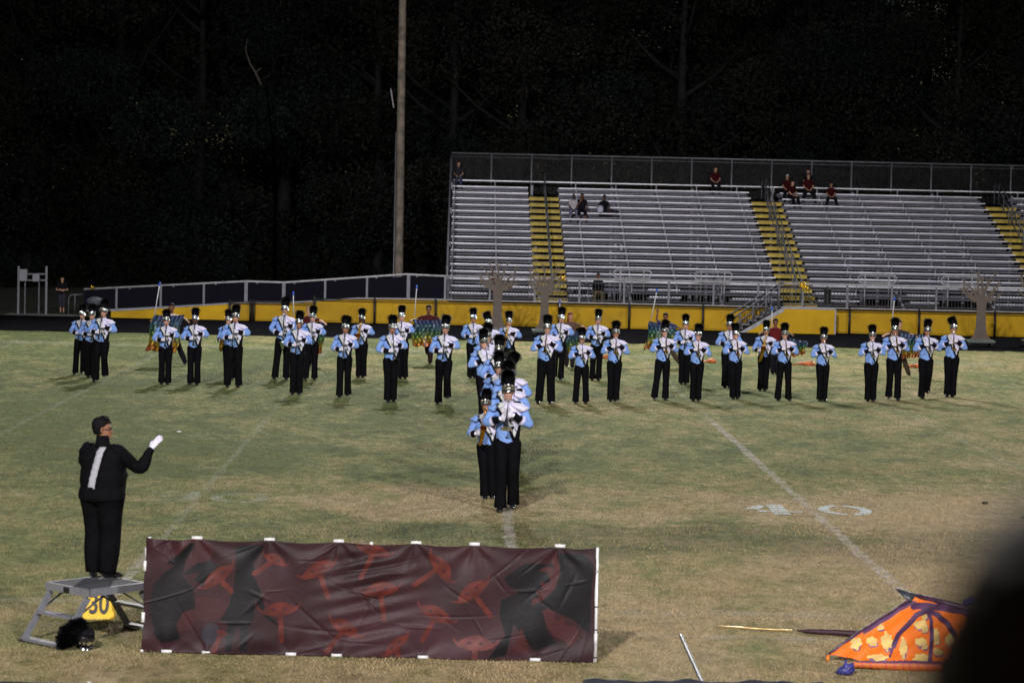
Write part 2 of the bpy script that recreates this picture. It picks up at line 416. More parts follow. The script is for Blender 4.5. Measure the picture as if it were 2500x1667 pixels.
nc = ground(420, 1212); field_digit('3', nc.x, nc.y, c_fn, w=.9)
nc = ground(585, 1216); field_digit('0', nc.x, nc.y, c_fn, w=.9, gaps=False)

def grass_blades():
    def scatter(y0, y1, dens, h, w):
        N = int((y1-y0)*(((y1+y0)/2)*.42+2)*dens); Y = RNG.uniform(y0, y1, N); hw = Y*.205+1.0
        X = RNG.uniform(-1, 1, N)*hw+Y*.0204
        ph = np.sin(X*1.1+Y*.8+np.sin(Y*.37)*2)*np.sin(Y*1.3-X*.6+np.sin(X*.9))+np.sin(X*3.1-Y*2.3+np.sin(X*1.7))*.6+np.sin(Y*3.4+X*.9+2*np.sin(X*.6+Y*.2))*.6
        hh = h*RNG.uniform(.45, 1.25, N)*np.clip(1+.3*ph, .35, 1.6)
        a = RNG.uniform(0, 2*np.pi, N); lx = RNG.normal(0, .6, N)*hh; ly = RNG.normal(0, .6, N)*hh
        bx, by = np.cos(a)*w/2, np.sin(a)*w/2
        V = np.empty((N, 3, 3)); V[:, 0] = np.stack([X-bx, Y-by, np.zeros(N)], 1); V[:, 1] = np.stack([X+bx, Y+by, np.zeros(N)], 1)
        V[:, 2] = np.stack([X+lx, Y+ly, hh], 1)
        dry = .36+.016*X+np.clip((33-Y+X*.9)/18, -.16, .26)+.22*ph+RNG.normal(0, .22, N)+.18*((Y > 37.2)&(Y < 41)&(X > -2))-.06*((Y > 33.6)&(Y < 36.6)&(X > -2))-.13*(Y > 42)
        d = np.clip(dry, 0, 1)[:, None]
        c = np.array([.15, .182, .066])*(1-d)+np.array([.41, .315, .17])*d
        c = c*(1+(RNG.uniform(.55, 1.25, N)-1)*np.clip(52/Y-.5, .1, 1))[:, None]
        return V.reshape(-1, 3), np.repeat(c, 3, 0)
    parts = [scatter(23.5, 34, 1300, .022, .008), scatter(34, 46, 500, .024, .011), scatter(46, 60, 240, .022, .013), scatter(60, 83.3, 90, .020, .016)]
    V = np.vstack([p[0] for p in parts]); C = np.vstack([p[1] for p in parts]); n = len(V)
    me = bpy.data.meshes.new("grass"); me.vertices.add(n); me.vertices.foreach_set("co", V.ravel())
    me.loops.add(n); me.loops.foreach_set("vertex_index", np.arange(n)); me.polygons.add(n//3)
    me.polygons.foreach_set("loop_start", np.arange(0, n, 3)); me.update(calc_edges=True)
    ca = me.color_attributes.new("col", 'FLOAT_COLOR', 'POINT'); ca.data.foreach_set("color", np.hstack([C, np.ones((n, 1))]).ravel())
    o = link("grass", me, mat("grass_blade", attr="col", rough=.8, spec=.2)); tag(o, "short mown grass of the football field, part green part dormant tan", "grass", kind="stuff")
grass_blades()

# ------------------------------------------------------------------ people
BLUE = np.array([.205, .345, .70]); WHITE = np.array([.70, .68, .86]); BLACK = np.array([.004, .004, .006]); CREAM = np.array([.60, .62, .62])
SKINS = {'pale': (.52, .30, .23), 'fair': (.46, .26, .18), 'tan': (.34, .17, .10), 'brown': (.16, .075, .045), 'dark': (.07, .035, .022)}
HAIRS = {'black': (.005, .0045, .0045), 'brown': (.035, .02, .012), 'blond': (.28, .2, .1), 'red': (.12, .03, .012), 'grey': (.3, .3, .3)}
HEAD = [(-.002, 0, -.055, .016, .012, .018), (.008, 0, -.050, .034, .030, .040), (.03, 0, -.03, .047, .058, .075), (.06, 0, -.01, .058, .079, .088), (.09, 0, 0, .066, .087, .090),
        (.12, 0, .003, .0715, .086, .095), (.15, 0, .006, .075, .089, .097), (.18, 0, .008, .073, .086, .094), (.207, 0, .01, .062, .070, .080), (.226, 0, .01, .043, .046, .055), (.237, 0, .01, .016, .018, .02)]
def head_mb():
    h = MB(); h.rings(HEAD, 28, m=30)
    h.sweep([(0, -.080, .122), (0, -.093, .100), (0, -.108, .080), (0, -.092, .070)], [.008, .0105, .014, .008], 8, up=(1, 0, 0))   # nose
    h.sweep([(-.022, -.080, .049), (0, -.089, .050), (.022, -.080, .049)], [.006, .009, .006], 8)                             # lips
    h.sweep([(-.046, -.070, .140), (0, -.086, .143), (.046, -.070, .140)], [.008, .010, .008], 8)                             # brow
    h.ball((0, -.068, .014), (.024, .020, .018), 10)                                                                              # chin
    for s_ in (-1, 1):
        h.sweep([(s_*.070, .015, .078), (s_*.082, .020, .105), (s_*.080, .016, .130), (s_*.070, .004, .132)], [(.007, .012), (.008, .018), (.007, .016), (.005, .006)], 8, up=(1, 0, 0))
    return h
def face_paint(skin, hl, v):
    """v in head space"""
    c = np.tile(np.array(skin), (len(v), 1)); x, y, z = v.T; fr = y < -.045
    for s_ in (-1, 1):
        e = ((x-s_*.032)/.015)**2+((z-.118)/.0075)**2 < 1; c[fr & e] = (.05, .035, .03)
        b = ((x-s_*.033)/.022)**2+((z-.139-.003)/.005)**2 < 1; c[fr & b] = np.array(hl)*.8+np.array(skin)*.12
    l = (x/.025)**2+((z-.049)/.0085)**2 < 1; c[fr & l] = np.array(skin)*[.85, .45, .45]
    ch = ((np.abs(x)-.045)/.02)**2+((z-.075)/.022)**2 < 1; c[fr & ch] = c[fr & ch]*[1.08, .88, .86]
    return c
def hand(mb, W, D, N, side, curl=.9, k=1.0, col=None):
    W, D, N = Vector(W), Vector(D).normalized(), Vector(N); N = (N-D*N.dot(D)).normalized(); S = D.cross(N)*side
    mb.sweep([W-D*.03*k, W+D*.01*k, W+D*.05*k, W+D*.088*k], [(.027*k, .021*k), (.030*k, .017*k), (.041*k, .016*k), (.037*k, .012*k)], 10, up=N, col=col)
    for i, (o, ln) in enumerate(((-.030, .058), (-.0105, .072), (.0105, .080), (.030, .070))):
        p = W+D*.080*k+S*o*k; a = 0; pts = [p-D*.012*k]; c2 = curl*(1+.12*(1.5-i))
        for q in (.42, .33, .25):
            a += c2*.62; pts.append(pts[-1]+(D*math.cos(a)+N*math.sin(a))*ln*q*k*1.12)
        mb.sweep(pts, [.0098*k, .0092*k, .0085*k, .0062*k], 7, up=S, col=col)
    p = W+D*.018*k+S*.026*k; d1 = (D*.62+S*.72+N*.25).normalized(); d2 = (D*.8+S*.15+N*.6).normalized()
    mb.sweep([p-d1*.01*k, p+d1*.034*k, p+d1*.034*k+d2*.030*k, p+d1*.034*k+d2*.052*k], [.014*k, .0125*k, .0105*k, .007*k], 7, up=N, col=col)

def jcol(v, wob=0):
    x, y, z = v.T; c = np.tile(BLUE, (len(v), 1)); fr = y < .03
    zz = np.mod((z-1.0)/.13, 1.0)
    xl = -.185+(1.45-z)*.56; d = x-xl
    zig = np.where(z > 1.30, .010, np.where(z > 1.20, -.012, .006))
    c[fr & (d > 0)] = BLACK
    c[fr & (d > .045+zig*.5) & (d < .098+zig)] = CREAM
    c[fr & (d > .115)] = WHITE
    c[fr & (d > .06) & (z < 1.17) & (x < .035+(z-1.0)*.35)] = BLACK
    c[fr & (d > .0) & (x > .165-(1.22-z)*.35) & (z < 1.22)] = BLACK
    c[fr & (x > .10) & (z > 1.25) & (d > .118)] = WHITE
    c[(z > 1.475)] = WHITE*.95
    ex, ez = x-.095, z-1.345    # winged emblem on the chest
    em = (np.abs(ex) < .034) & (ez < .016+np.abs(ex)*.25) & (ez > -.032+np.abs(ex)*1.15) | (np.abs(ex) < .03) & (np.abs(ez-.012) < .006)
    c[fr & em] = (.10, .11, .22)
    c[~fr & (z < 1.06)] = BLACK
    return c
def wrinkle(v, amp=.004, f=1.0, seed=0.0):
    x, y, z = v.T; n = np.sin(z*47*f+seed*3+x*21)*np.sin(x*33*f+y*27+seed)+.6*np.sin(z*90*f+x*60+seed*7)*np.sin(y*71*f)
    r = np.stack([x, y, np.zeros(len(x))], 1); return amp*n

def make_jacket(name, P, mats, parent, g, seed, colorfn=jcol, sleeve=None, wings=True, zb=1.0, hem=.055, collar=True, n=96, m=84):
    """torso and sleeves of one garment; P gives the arm joints"""
    J = MB(); t = MB(); sh = P.get('spine', (0, 0))
    def cyx(z): k = (z-1.0)/.5; return sh[0]*k, sh[1]*k
    hk = P.get('hemk', 1); rows = [(zb-.005, (.150*g+.004)*hk, .112*g*hk, .105*g*hk), (zb+.0, .158*g*hk, .118*g*hk, .11*g*hk), (1.10, .163*g*(hk*.4+.6), .122*g*P.get('belly', 1), .112*g), (1.2, .178*(g*.6+.4), .124*g*P.get('belly', 1), .118*(g*.7+.3)), (1.31, .196*(g*.5+.5), .122*(g*.5+.5), .125*(g*.4+.6)),
            (1.39, .198*(g*.4+.6), .112, .125), (1.435, .165, .095, .105), (1.462, .105, .075, .08), (1.478, .074, .068, .068), (1.50, .066, .066, .064), (1.518, .064, .066, .062)]
    if not collar: rows = rows[:-2]
    rows = [(z, cyx(z)[0], cyx(z)[1], a, b, c) for z, a, b, c in rows]
    t.rings(rows, n, m=m, sq=2.3); v = t.verts()
    low = np.clip((zb+.07-v[:, 2])/.07, 0, 1); frn = np.clip(-v[:, 1]/.1, 0, 1)
    c = colorfn(v)
    v[:, 2] -= low*frn*hem*np.clip(1-np.abs(v[:, 0])/.15, 0, 1)
    w = wrinkle(v, .0045, seed=seed); v[:, 0] += w*.6; v[:, 1] += w
    J.add(v, t.F, c)
    for sd, (S, E, W, D, N) in P['arms'].items():
        sg = -1 if sd == 'L' else 1; S, E, W = Vector(S), Vector(E), Vector(W)
        S0 = S+Vector((-sg*.05, 0, .0)); a = g*.5+.5
        c1, c2 = E+(S-E)*.28, E+(W-E)*.28; em = (c1+c2)/2*.5+E*.5
        t = MB(); pts = [S0, S, (S+E)/2, c1, em, c2, E+(W-E)*.55, E+(W-E)*.80, W-(W-E)*.02]
        bw = 1 if sleeve is None else sleeve.get('slim', .9)
        rr = [.052*a, .066*a*bw, .060*a*bw, .055*a*bw, .056*a*bw, .058*a*bw, .060*bw, .046, .038]
        if sleeve and sleeve.get('short'): pts, rr = pts[:4], rr[:4]
        t.sweep(pts, rr, 18, m=34); v = t.verts(); k = np.repeat(np.linspace(0, 1, 34), 18)
        if sleeve is None:
            c = np.tile(BLUE, (len(v), 1)); c[(k > .72) & (k < .785)] = WHITE; c[k >= .785] = BLACK
            rel = (k > .745) & (k < .785)
            ctr = v.reshape(34, 18, 3).mean(1).repeat(18, 0); v = np.where(rel[:, None], ctr+(v-ctr)*1.13, v)
        else: c = np.tile(np.array(sleeve['col']), (len(v), 1))
        w = wrinkle(v, .0055, 1.0, seed+sg); v[:, 0] += w; v[:, 2] += w
        J.add(v, t.F, c)
        if wings:
            t = MB(); x0, y0 = cyx(1.46)
            t.sweep([(x0+sg*.045, y0, 1.472), (x0+sg*.12, y0-.010, 1.440), (x0+sg*.20, y0-.016, 1.408), (x0+sg*.245, y0-.016, 1.408), (x0+sg*.288, y0-.016, 1.418)], [(.085, .020), (.125, .045), (.130, .060), (.105, .036), (.030, .006)], 18, m=16)
            v = t.verts(); c = np.tile(WHITE if sg > 0 else BLUE, (len(v), 1))
            if sg < 0:
                c[(v[:, 0] > x0-.165) & (v[:, 0] < x0-.12)] = BLACK; c[(v[:, 0] >= x0-.12)] = CREAM
            J.add(v, t.F, c)
    return J.build(name, mats, parent)

def make_legs(name, P, m, parent, g, top=1.06, col=(0.01, .01, .013), hem=.088, end=1.0, belly=1.0, n=18):
    T = MB(); col = np.array(col)
    if top > .95:
        T.rings([(top, 0, 0, .150*g, .112*g*belly, .10*g), (1.0, 0, 0, .160*g, .118*g*belly, .115*g), (.93, 0, 0, .172*g, .115*g, .13*g), (.86, 0, .004, .165*g, .105*g, .125*g), (.82, 0, .0, .10*g, .07*g, .08*g)], 26, m=16, col=col)
    for sd, (H, K, A) in P['legs'].items():
        H, K, A = Vector(H), Vector(K), Vector(A); A2 = K+(A-K)*end-Vector((0, 0, .035 if end > .9 else 0))
        a = g*.65+.35
        T.sweep([H+(H-K).normalized()*.05, H, (H+K)/2, K, (K+A2)/2, A2], [.088*g, .104*g, .094*a, .080*a, .080*a, hem], n, up=(0, 1, 0), m=22, col=col)
    return T.build(name, m, parent)
def make_shoe(parent, A, yaw=0, m=None, z0=0.0, k=1.0):
    T = MB(); f_ = Vector((math.sin(yaw), -math.cos(yaw), 0)); A = Vector(A); b = Vector((A.x, A.y, z0))
    T.sweep([b-f_*.065*k+Vector((0, 0, .035)), b-f_*.05*k+Vector((0, 0, .045)), b+Vector((0, 0, .052)), b+f_*.08*k+Vector((0, 0, .038)), b+f_*.15*k+Vector((0, 0, .026)), b+f_*.185*k+Vector((0, 0, .018))],
            [(.026, .032), (.037, .045), (.040, .051), (.045, .037), (.043, .025), (.02, .012)], 12, m=12)
    return T.build("shoe", m or m_shoe, parent)

def body_mesh(P, g, skin, hairc, Mh, voxel, bare_hands=True, head_only_paint=True):
    B = MB()
    sx, sy = P.get('spine', (0, 0))
    cc = lambda z: (sx*(z-1.0)/.5, sy*(z-1.0)/.5) if z > 1 else (0, 0)
    rows = [(.84, .10*g, .08, .09), (.92, .145*g, .09*g, .11*g), (1.02, .138*g, .095*g, .09*g), (1.14, .138*g, .10*g, .09*g), (1.28, .165, .105, .10), (1.38, .165, .095, .10), (1.43, .12, .07, .08), (1.46, .06, .05, .055)]
    B.rings([(z, *cc(z), a, b, c) for z, a, b, c in rows], 20, m=20)
    nk = Vector((sx, sy, 1.47)); hd = Mh @ Vector((0, .015, .05))
    B.sweep([nk-Vector((0, 0, .06)), nk, hd], [.06, .055, .052], 12)
    h = head_mb(); h.xform(Mh); B.add(h.verts(), h.F)
    for sd, (S, E, W, D, N) in P['arms'].items():
        sg = -1 if sd == 'L' else 1; S, E, W = Vector(S), Vector(E), Vector(W)
        B.sweep([S+Vector((-sg*.06, 0, 0)), S, (S+E)/2, E, E+(W-E)*.35, W], [.045, .050*g**.5, .042*g**.5, .036, .036, .025], 10)
        hand(B, W, D, N, P.get('thumb', {}).get(sd, sg), P.get('curl', .9), 1.0 if bare_hands else .8)
    for sd, (H, K, A) in P['legs'].items():
        H, K, A = Vector(H), Vector(K), Vector(A)
        B.sweep([H, (H+K)/2, K, K+(A-K)*.35, A], [.078*g, .066*g, .048, .046, .030], 10, up=(0, 1, 0))
        fy = A+Vector((0, -.08, -.05)) if 'toe' not in P else A+Vector(P['toe'])
        B.sweep([A+Vector((0, .02, 0)), A+Vector((0, 0, -.02)), fy], [.022, .024, .016], 8, up=(1, 0, 0))
    Mi = np.array(Mh.inverted())
    def paint(v):
        u = v @ Mi[:3, :3].T + Mi[:3, 3]; c = face_paint(skin, hairc, u)
        c[v[:, 2] < 1.30] = np.array(skin); return c
    return remesh(B, voxel, paint)

def hair_part(parent, Mh, color, style='short'):
    h = MB(); col = np.array(color)
    rows = [(z, x, y+.004, a+.011, b+.004, c+.014) for z, x, y, a, b, c in HEAD if z >= .058]
    rows[-1] = (rows[-1][0]+.014, *rows[-1][1:]); rows[-2] = (rows[-2][0]+.011, *rows[-2][1:]); rows[-3] = (rows[-3][0]+.008, *rows[-3][1:])
    h.rings(rows, 32, m=22); v = h.verts()
    face = (v[:, 1] < np.interp(v[:, 2], [.05, .125, .14, .178], [.05, .035, .0, -.06])) & (v[:, 2] < .178)
    v[face, 1] = np.maximum(v[face, 1], -.01); v[face, 0] *= .88; v[face, 1] += .03
    v += RNG.normal(0, .0015, v.shape); h.V = [v]; h.C = [np.tile(col, (len(v), 1))]
    if style == 'long':
        h.rings([(.13, 0, .05, .078, .02, .065), (.05, 0, .055, .082, .02, .058), (-.04, 0, .06, .085, .02, .05), (-.12, 0, .065, .08, .02, .04), (-.20, 0, .07, .05, .02, .025)], 18, m=14, col=col)
    if style == 'bun': h.ball((0, .10, .18), (.04, .035, .04), 10, col=col)
    if style == 'fringe':
        for i in range(260):
            a, e = RNG.uniform(0, 6.283), RNG.uniform(.15, 1.5); d_ = Vector((math.cos(a)*math.cos(e), math.sin(a)*math.cos(e), math.sin(e)))
            if d_.y < -.2 and d_.z < .75: continue
            b_ = Vector((d_.x*.078, d_.y*.098+.012, .150+d_.z*.092)); h.sweep([b_, b_+d_*.010+Vector((0, -.006, .004)), b_+d_*.018+Vector((RNG.uniform(-.006, .006), -.016, .003))], [.006, .004, .0015], 4, col=col)
        for i in range(26):
            x = RNG.uniform(-.06, .06); h.sweep([(x*.6, .0, .245), (x, -.06, .232), (x*1.15, -.088, RNG.uniform(.172, .20))], [.009, .008, .003], 5, col=col)
    h.xform(Mh); return h.build("hair", m_hairk, parent)

# plume: many thin feather barbs around a short spine, shared by every hat
def plume_mesh(seed):
    r = np.random.default_rng(seed); N = 1500; V = []; C = None
    t = r.uniform(0, 1, N); ph = r.uniform(0, 2*np.pi, N); wd = .045+.062*np.sin(np.pi*np.clip(t*.86+.12, 0, 1))
    base = np.stack([np.zeros(N), np.zeros(N), t*.185], 1)
    out = np.stack([np.cos(ph), np.sin(ph), r.uniform(.05, 1.1, N)], 1); out /= np.linalg.norm(out, axis=1)[:, None]
    ln = wd*r.uniform(.8, 1.35, N)+t*.012; tip = base+out*ln[:, None]+r.normal(0, .005, (N, 3)); mid = base+out*ln[:, None]*.55
    side = np.cross(out, [0, 0, 1]); side /= np.linalg.norm(side, axis=1)[:, None]+1e-6; w = r.uniform(.003, .007, N)[:, None]
    V = np.stack([base-side*w*.4, base+side*w*.4, mid+side*w, mid-side*w, tip], 1).reshape(-1, 3)
    F = []
    for i in range(N): b = i*5; F += [(b, b+1, b+2, b+3), (b+3, b+2, b+4)]
    mb = MB(); mb.add(V, F); mb.sweep([(0, 0, -.02), (0, 0, .05), (0, 0, .12), (0, 0, .18)], [.05, .070, .062, .025], 10, m=8)
    me = mb.mesh("plume"); me.materials.append(m_plume); return me
PLUMES = [plume_mesh(i) for i in range(4)]
def shako_meshes():
    A = MB(); A.rings([(.0, 0, .0, .088, .105, .112), (.02, 0, .0, .089, .106, .113), (.09, 0, .0, .090, .106, .112), (.125, 0, .004, .092, .108, .112), (.130, 0, .004, .085, .10, .10), (.131, 0, .004, .01, .01, .01)], 28, m=14)
    V_ = MB(); n = 20; vs = []
    for k, (rx, ry, z) in enumerate(((.088, .106, .004), (.096, .128, -.004), (.098, .142, -.020), (.096, .141, -.024), (.088, .106, -.004))):
        for i in range(n):
            a = math.radians(-165+150*i/(n-1)); vs.append((math.cos(a)*rx, math.sin(a)*ry, z-.010*abs(math.cos(a))*(k in (1, 2, 3))))
    V_.add(vs, [(k*n+i, k*n+i+1, (k+1)*n+i+1, (k+1)*n+i) for k in range(4) for i in range(n-1)])
    Bd = MB(); Bd.rings([(.0, 0, 0, .0905, .1085, .115), (.004, 0, 0, .093, .111, .118), (.024, 0, 0, .093, .111, .118), (.028, 0, 0, .0905, .1085, .115)], 28, cap=False)
    Em = MB(); Em.ball((0, -.108, .056), (.030, .013, .034), 12)
    for s_ in (-1, 1):
        Em.ball((s_*.047, -.094, .052), (.019, .013, .024), 10); Em.ball((s_*.074, -.063, .046), (.015, .014, .020), 10)
    St = MB(); pts = [(-.090, -.01, .0), (-.082, -.04, -.08), (-.05, -.072, -.148), (0, -.085, -.172), (.05, -.072, -.148), (.082, -.04, -.08), (.090, -.01, .0)]
    St.sweep(pts, [.003]*7, 6, m=24)
    out = []
    for nme, b, mm in (("shako", A, m_felt), ("visor", V_, m_chrome), ("hat_band", Bd, m_chrome), ("hat_badge", Em, m_chrome), ("chin_strap", St, m_felt)):
        me = b.mesh(nme); me.materials.append(mm); me.polygons.foreach_set("use_smooth", [True]*len(me.polygons)); out.append(me)
    return out
SHAKO = shako_meshes()
def raw(name, me, parent, Mx=None):
    o = bpy.data.objects.new(name, me); COL.objects.link(o); o.parent = parent
    if Mx is not None: o.matrix_local = Mx
    return o
def put_shako(parent, Mh, lean=(0, 0), pv=0, strap=True, ps=1.0):
    s = raw("shako", SHAKO[0], parent, Mh @ Matrix.Translation((0, .006, .152)) @ Matrix.Rotation(rad(-4), 4, 'X'))
    raw("visor", SHAKO[1], s); raw("hat_band", SHAKO[2], s); raw("hat_badge", SHAKO[3], s)
    if strap: raw("chin_strap", SHAKO[4], s)
    raw("plume", PLUMES[pv % 4], s, Matrix.Translation((0, -.014, .078)) @ Matrix.Rotation(rad(lean[0]), 4, 'Y') @ Matrix.Rotation(rad(lean[1]), 4, 'X') @ Matrix.Diagonal((ps*1.4, ps*1.4, ps*.88, 1)))
    return s

# ------------------------------------------------------------------ instruments: mouthpiece at the origin, hanging along -Z, front towards -Y
def inst_parts(kind):
    out = []
    def add(n, mb, m): me = mb.mesh(n); me.materials.append(m); me.polygons.foreach_set("use_smooth", [True]*len(me.polygons)); out.append((n, me))
    if kind in ('clarinet',):
        a = MB(); a.sweep([(0, 0, -.07), (0, 0, -.10), (0, 0, -.30), (0, 0, -.34), (0, 0, -.56)], [.013, .0145, .0145, .016, .0165], 12); add("instrument_body", a, m_ebony)
        a = MB(); a.sweep([(0, 0, 0), (0, 0, -.03), (0, 0, -.075)], [.005, .010, .0125], 10); add("mouthpiece", a, m_ebony)
        a = MB(); a.sweep([(0, 0, -.555), (0, 0, -.60), (0, 0, -.63), (0, 0, -.65)], [.017, .021, .030, .038], 14, m=10); add("bell", a, m_ebony)
        a = MB()
        for z in (-.10, -.31, -.335, -.557, -.648): a.sweep([(0, 0, z+.003), (0, 0, z-.003)], [.019 if z > -.6 else .040]*2, 14)
        for i in range(11): z = -.15-i*.036; a.ball((RNG.uniform(-.006, .006), -.019, z), (.010, .005, .010), 8)
        a.sweep([(.012, -.014, -.13), (.012, -.014, -.29)], [.003, .003], 6); a.sweep([(-.012, -.014, -.35), (-.012, -.014, -.54)], [.003, .003], 6); add("keywork", a, m_silver)
    if kind in ('trumpet_gold', 'trumpet_silver', 'mellophone'):
        m = m_gold if kind == 'trumpet_gold' else m_silver; big = kind == 'mellophone'
        a = MB(); a.sweep([(0, 0, 0), (0, 0, -.006), (0, 0, -.02), (0, 0, -.085)], [.013, .013, .006, .006], 10); add("mouthpiece", a, m_silver)
        a = MB(); w = .028
        a.sweep([(0, 0, -.08), (0, 0, -.2), (0, 0, -.38), (0, -.03, -.415), (0, -.085, -.415), (0, -.115, -.38), (0, -.115, -.25), (0, -.09, -.22)], [.0065]*8, 8, up=(1, 0, 0), m=30)
        a.sweep([(0, -.02, -.24), (0, -.06, -.14), (0, -.10, -.12), (0, -.12, -.16)], [.0065]*4, 8, up=(1, 0, 0), m=16); add("tubing", a, m)
        a = MB()
        for i in range(3):
            z = -.205-i*.030; a.sweep([(-.0, .005, z), (-.0, -.11, z)], [.0125, .0125], 12, up=(1, 0, 0)); a.sweep([(0, .005, z), (0, .03, z)], [.004, .004], 8, up=(1, 0, 0)); a.ball((0, .032, z), (.009, .004, .009), 8)
        add("valve_block", a, m)
        a = MB(); R_ = .080 if big else .062
        a.sweep([(0, -.115, -.14), (0, -.115, -.30), (0, -.115, -.40), (0, -.115, -.45), (0, -.115, -.478), (0, -.115, -.492)], [.007, .010, .017 if not big else .03, .026 if not big else .042, .042 if not big else .062, R_], 22, up=(1, 0, 0), m=22, cap=False); add("bell", a, m)
    if kind in ('tenor_sax', 'alto_sax'):
        k = 1.0 if kind == 'tenor_sax' else .8
        a = MB(); a.sweep([(0, 0, 0), (0, -.02*k, .004), (0, -.06*k, .012)], [.006, .012, .011], 10, up=(1, 0, 0)); add("mouthpiece", a, m_ebony)
        a = MB(); a.sweep([(0, -.05*k, .010), (0, -.10*k, .012), (0, -.145*k, -.02), (0, -.155*k, -.075)], [.010, .012, .014, .016], 10, up=(1, 0, 0), m=16); add("neck", a, m_gold)
        a = MB(); a.sweep([(0, -.155*k, -.06), (0, -.155*k, -.3*k), (0, -.155*k, -.64*k), (0, -.175*k, -.72*k), (0, -.23*k, -.76*k), (0, -.285*k, -.72*k), (0, -.30*k, -.65*k)], [.016*k, .023*k, .033*k, .037*k, .040*k, .042*k, .044*k], 16, up=(1, 0, 0), m=36); add("instrument_body", a, m_gold)
        a = MB(); a.sweep([(0, -.30*k, -.66*k), (0, -.305*k, -.56*k), (0, -.315*k, -.47*k), (0, -.335*k, -.42*k), (0, -.35*k, -.40*k)], [.044*k, .050*k, .058*k, .068*k, .078*k], 20, up=(1, 0, 0), m=18, cap=False); add("bell", a, m_gold)
        a = MB()
        for i in range(9): z = (-.12-i*.055)*k; a.ball((RNG.uniform(-.012, .012), -.155*k-.03*k, z), (.016*k, .006, .016*k), 8)
        for i in range(3): a.ball((.035*k, -.25*k, (-.42-i*.09)*k), (.008, .024*k, .024*k), 8)
        a.sweep([(.026, -.17*k, -.1*k), (.030, -.17*k, -.56*k)], [.004, .004], 6); a.sweep([(-.026, -.165*k, -.1*k), (-.034, -.17*k, -.6*k)], [.004, .004], 6); add("keywork", a, m_gold)
    if kind == 'bass_clarinet':
        a = MB(); a.sweep([(0, 0, 0), (0, -.03, .01)], [.007, .012], 10, up=(1, 0, 0)); add("mouthpiece", a, m_ebony)
        a = MB(); a.sweep([(0, -.03, .01), (0, -.09, .02), (0, -.12, -.02), (0, -.12, -.08)], [.012, .013, .013, .014], 10, up=(1, 0, 0), m=14); add("neck", a, m_silver)
        a = MB(); a.sweep([(0, -.12, -.07), (0, -.12, -.72)], [.018, .022], 14); add("instrument_body", a, m_ebony)
        a = MB(); a.sweep([(0, -.12, -.71), (0, -.125, -.80), (0, -.16, -.84), (0, -.20, -.82), (0, -.22, -.76), (0, -.235, -.70)], [.022, .024, .028, .036, .048, .070], 18, up=(1, 0, 0), m=24, cap=False); add("bell", a, m_silver)
        a = MB()
        for i in range(13): a.ball((RNG.uniform(-.008, .008), -.142, -.12-i*.045), (.013, .006, .013), 8)
        add("keywork", a, m_silver)
    return out
INST = {}
INFO = {'clarinet': ('clarinet', 'black clarinet'), 'trumpet_gold': ('trumpet', 'gold trumpet'), 'trumpet_silver': ('trumpet', 'silver trumpet'), 'mellophone': ('mellophone', 'silver mellophone'),
        'tenor_sax': ('saxophone', 'gold tenor saxophone'), 'alto_sax': ('saxophone', 'gold alto saxophone'), 'bass_clarinet': ('bass_clarinet', 'black bass clarinet')}
def put_instrument(kind, Mw, desc):
    if kind not in INST: INST[kind] = inst_parts(kind)
    nm, lb = INFO[kind]
    t = thing(nm, f"{lb} of the player {desc}", nm.replace('_', ' '), group=f"{nm.replace('_', ' ')}s of the marching band")
    t.matrix_world = Mw
    for n_, me in INST[kind]: raw(n_, me, t)
    return t

def stance(v):
    """(ankles, knees) for a few marching stances; hips fixed"""
    a = {0: ((-.085, 0, 0), (.085, 0, 0)), 1: ((-.09, -.10, 0), (.08, .12, .03)), 2: ((-.085, .12, .03), (.09, -.10, 0)), 3: ((-.13, -.04, 0), (.10, .05, 0)), 4: ((-.06, -.03, 0), (.07, .04, 0)),
         5: ((-.15, .0, 0), (.12, .0, 0)), 6: ((-.06, .16, .10), (.07, -.06, 0)), 7: ((-.08, -.05, 0), (.09, .20, .12))}[v]
    L = {}
    for sd, (x, y, z), sg in (('L', a[0], -1), ('R', a[1], 1)):
        A = Vector((x, y+.01, .09+z)); H = Vector((sg*.085, 0, .92)); K = (H+A)/2+Vector((0, -.035-abs(y)*.15-z*.6, .01)); L[sd] = (H, K, A)
    return L

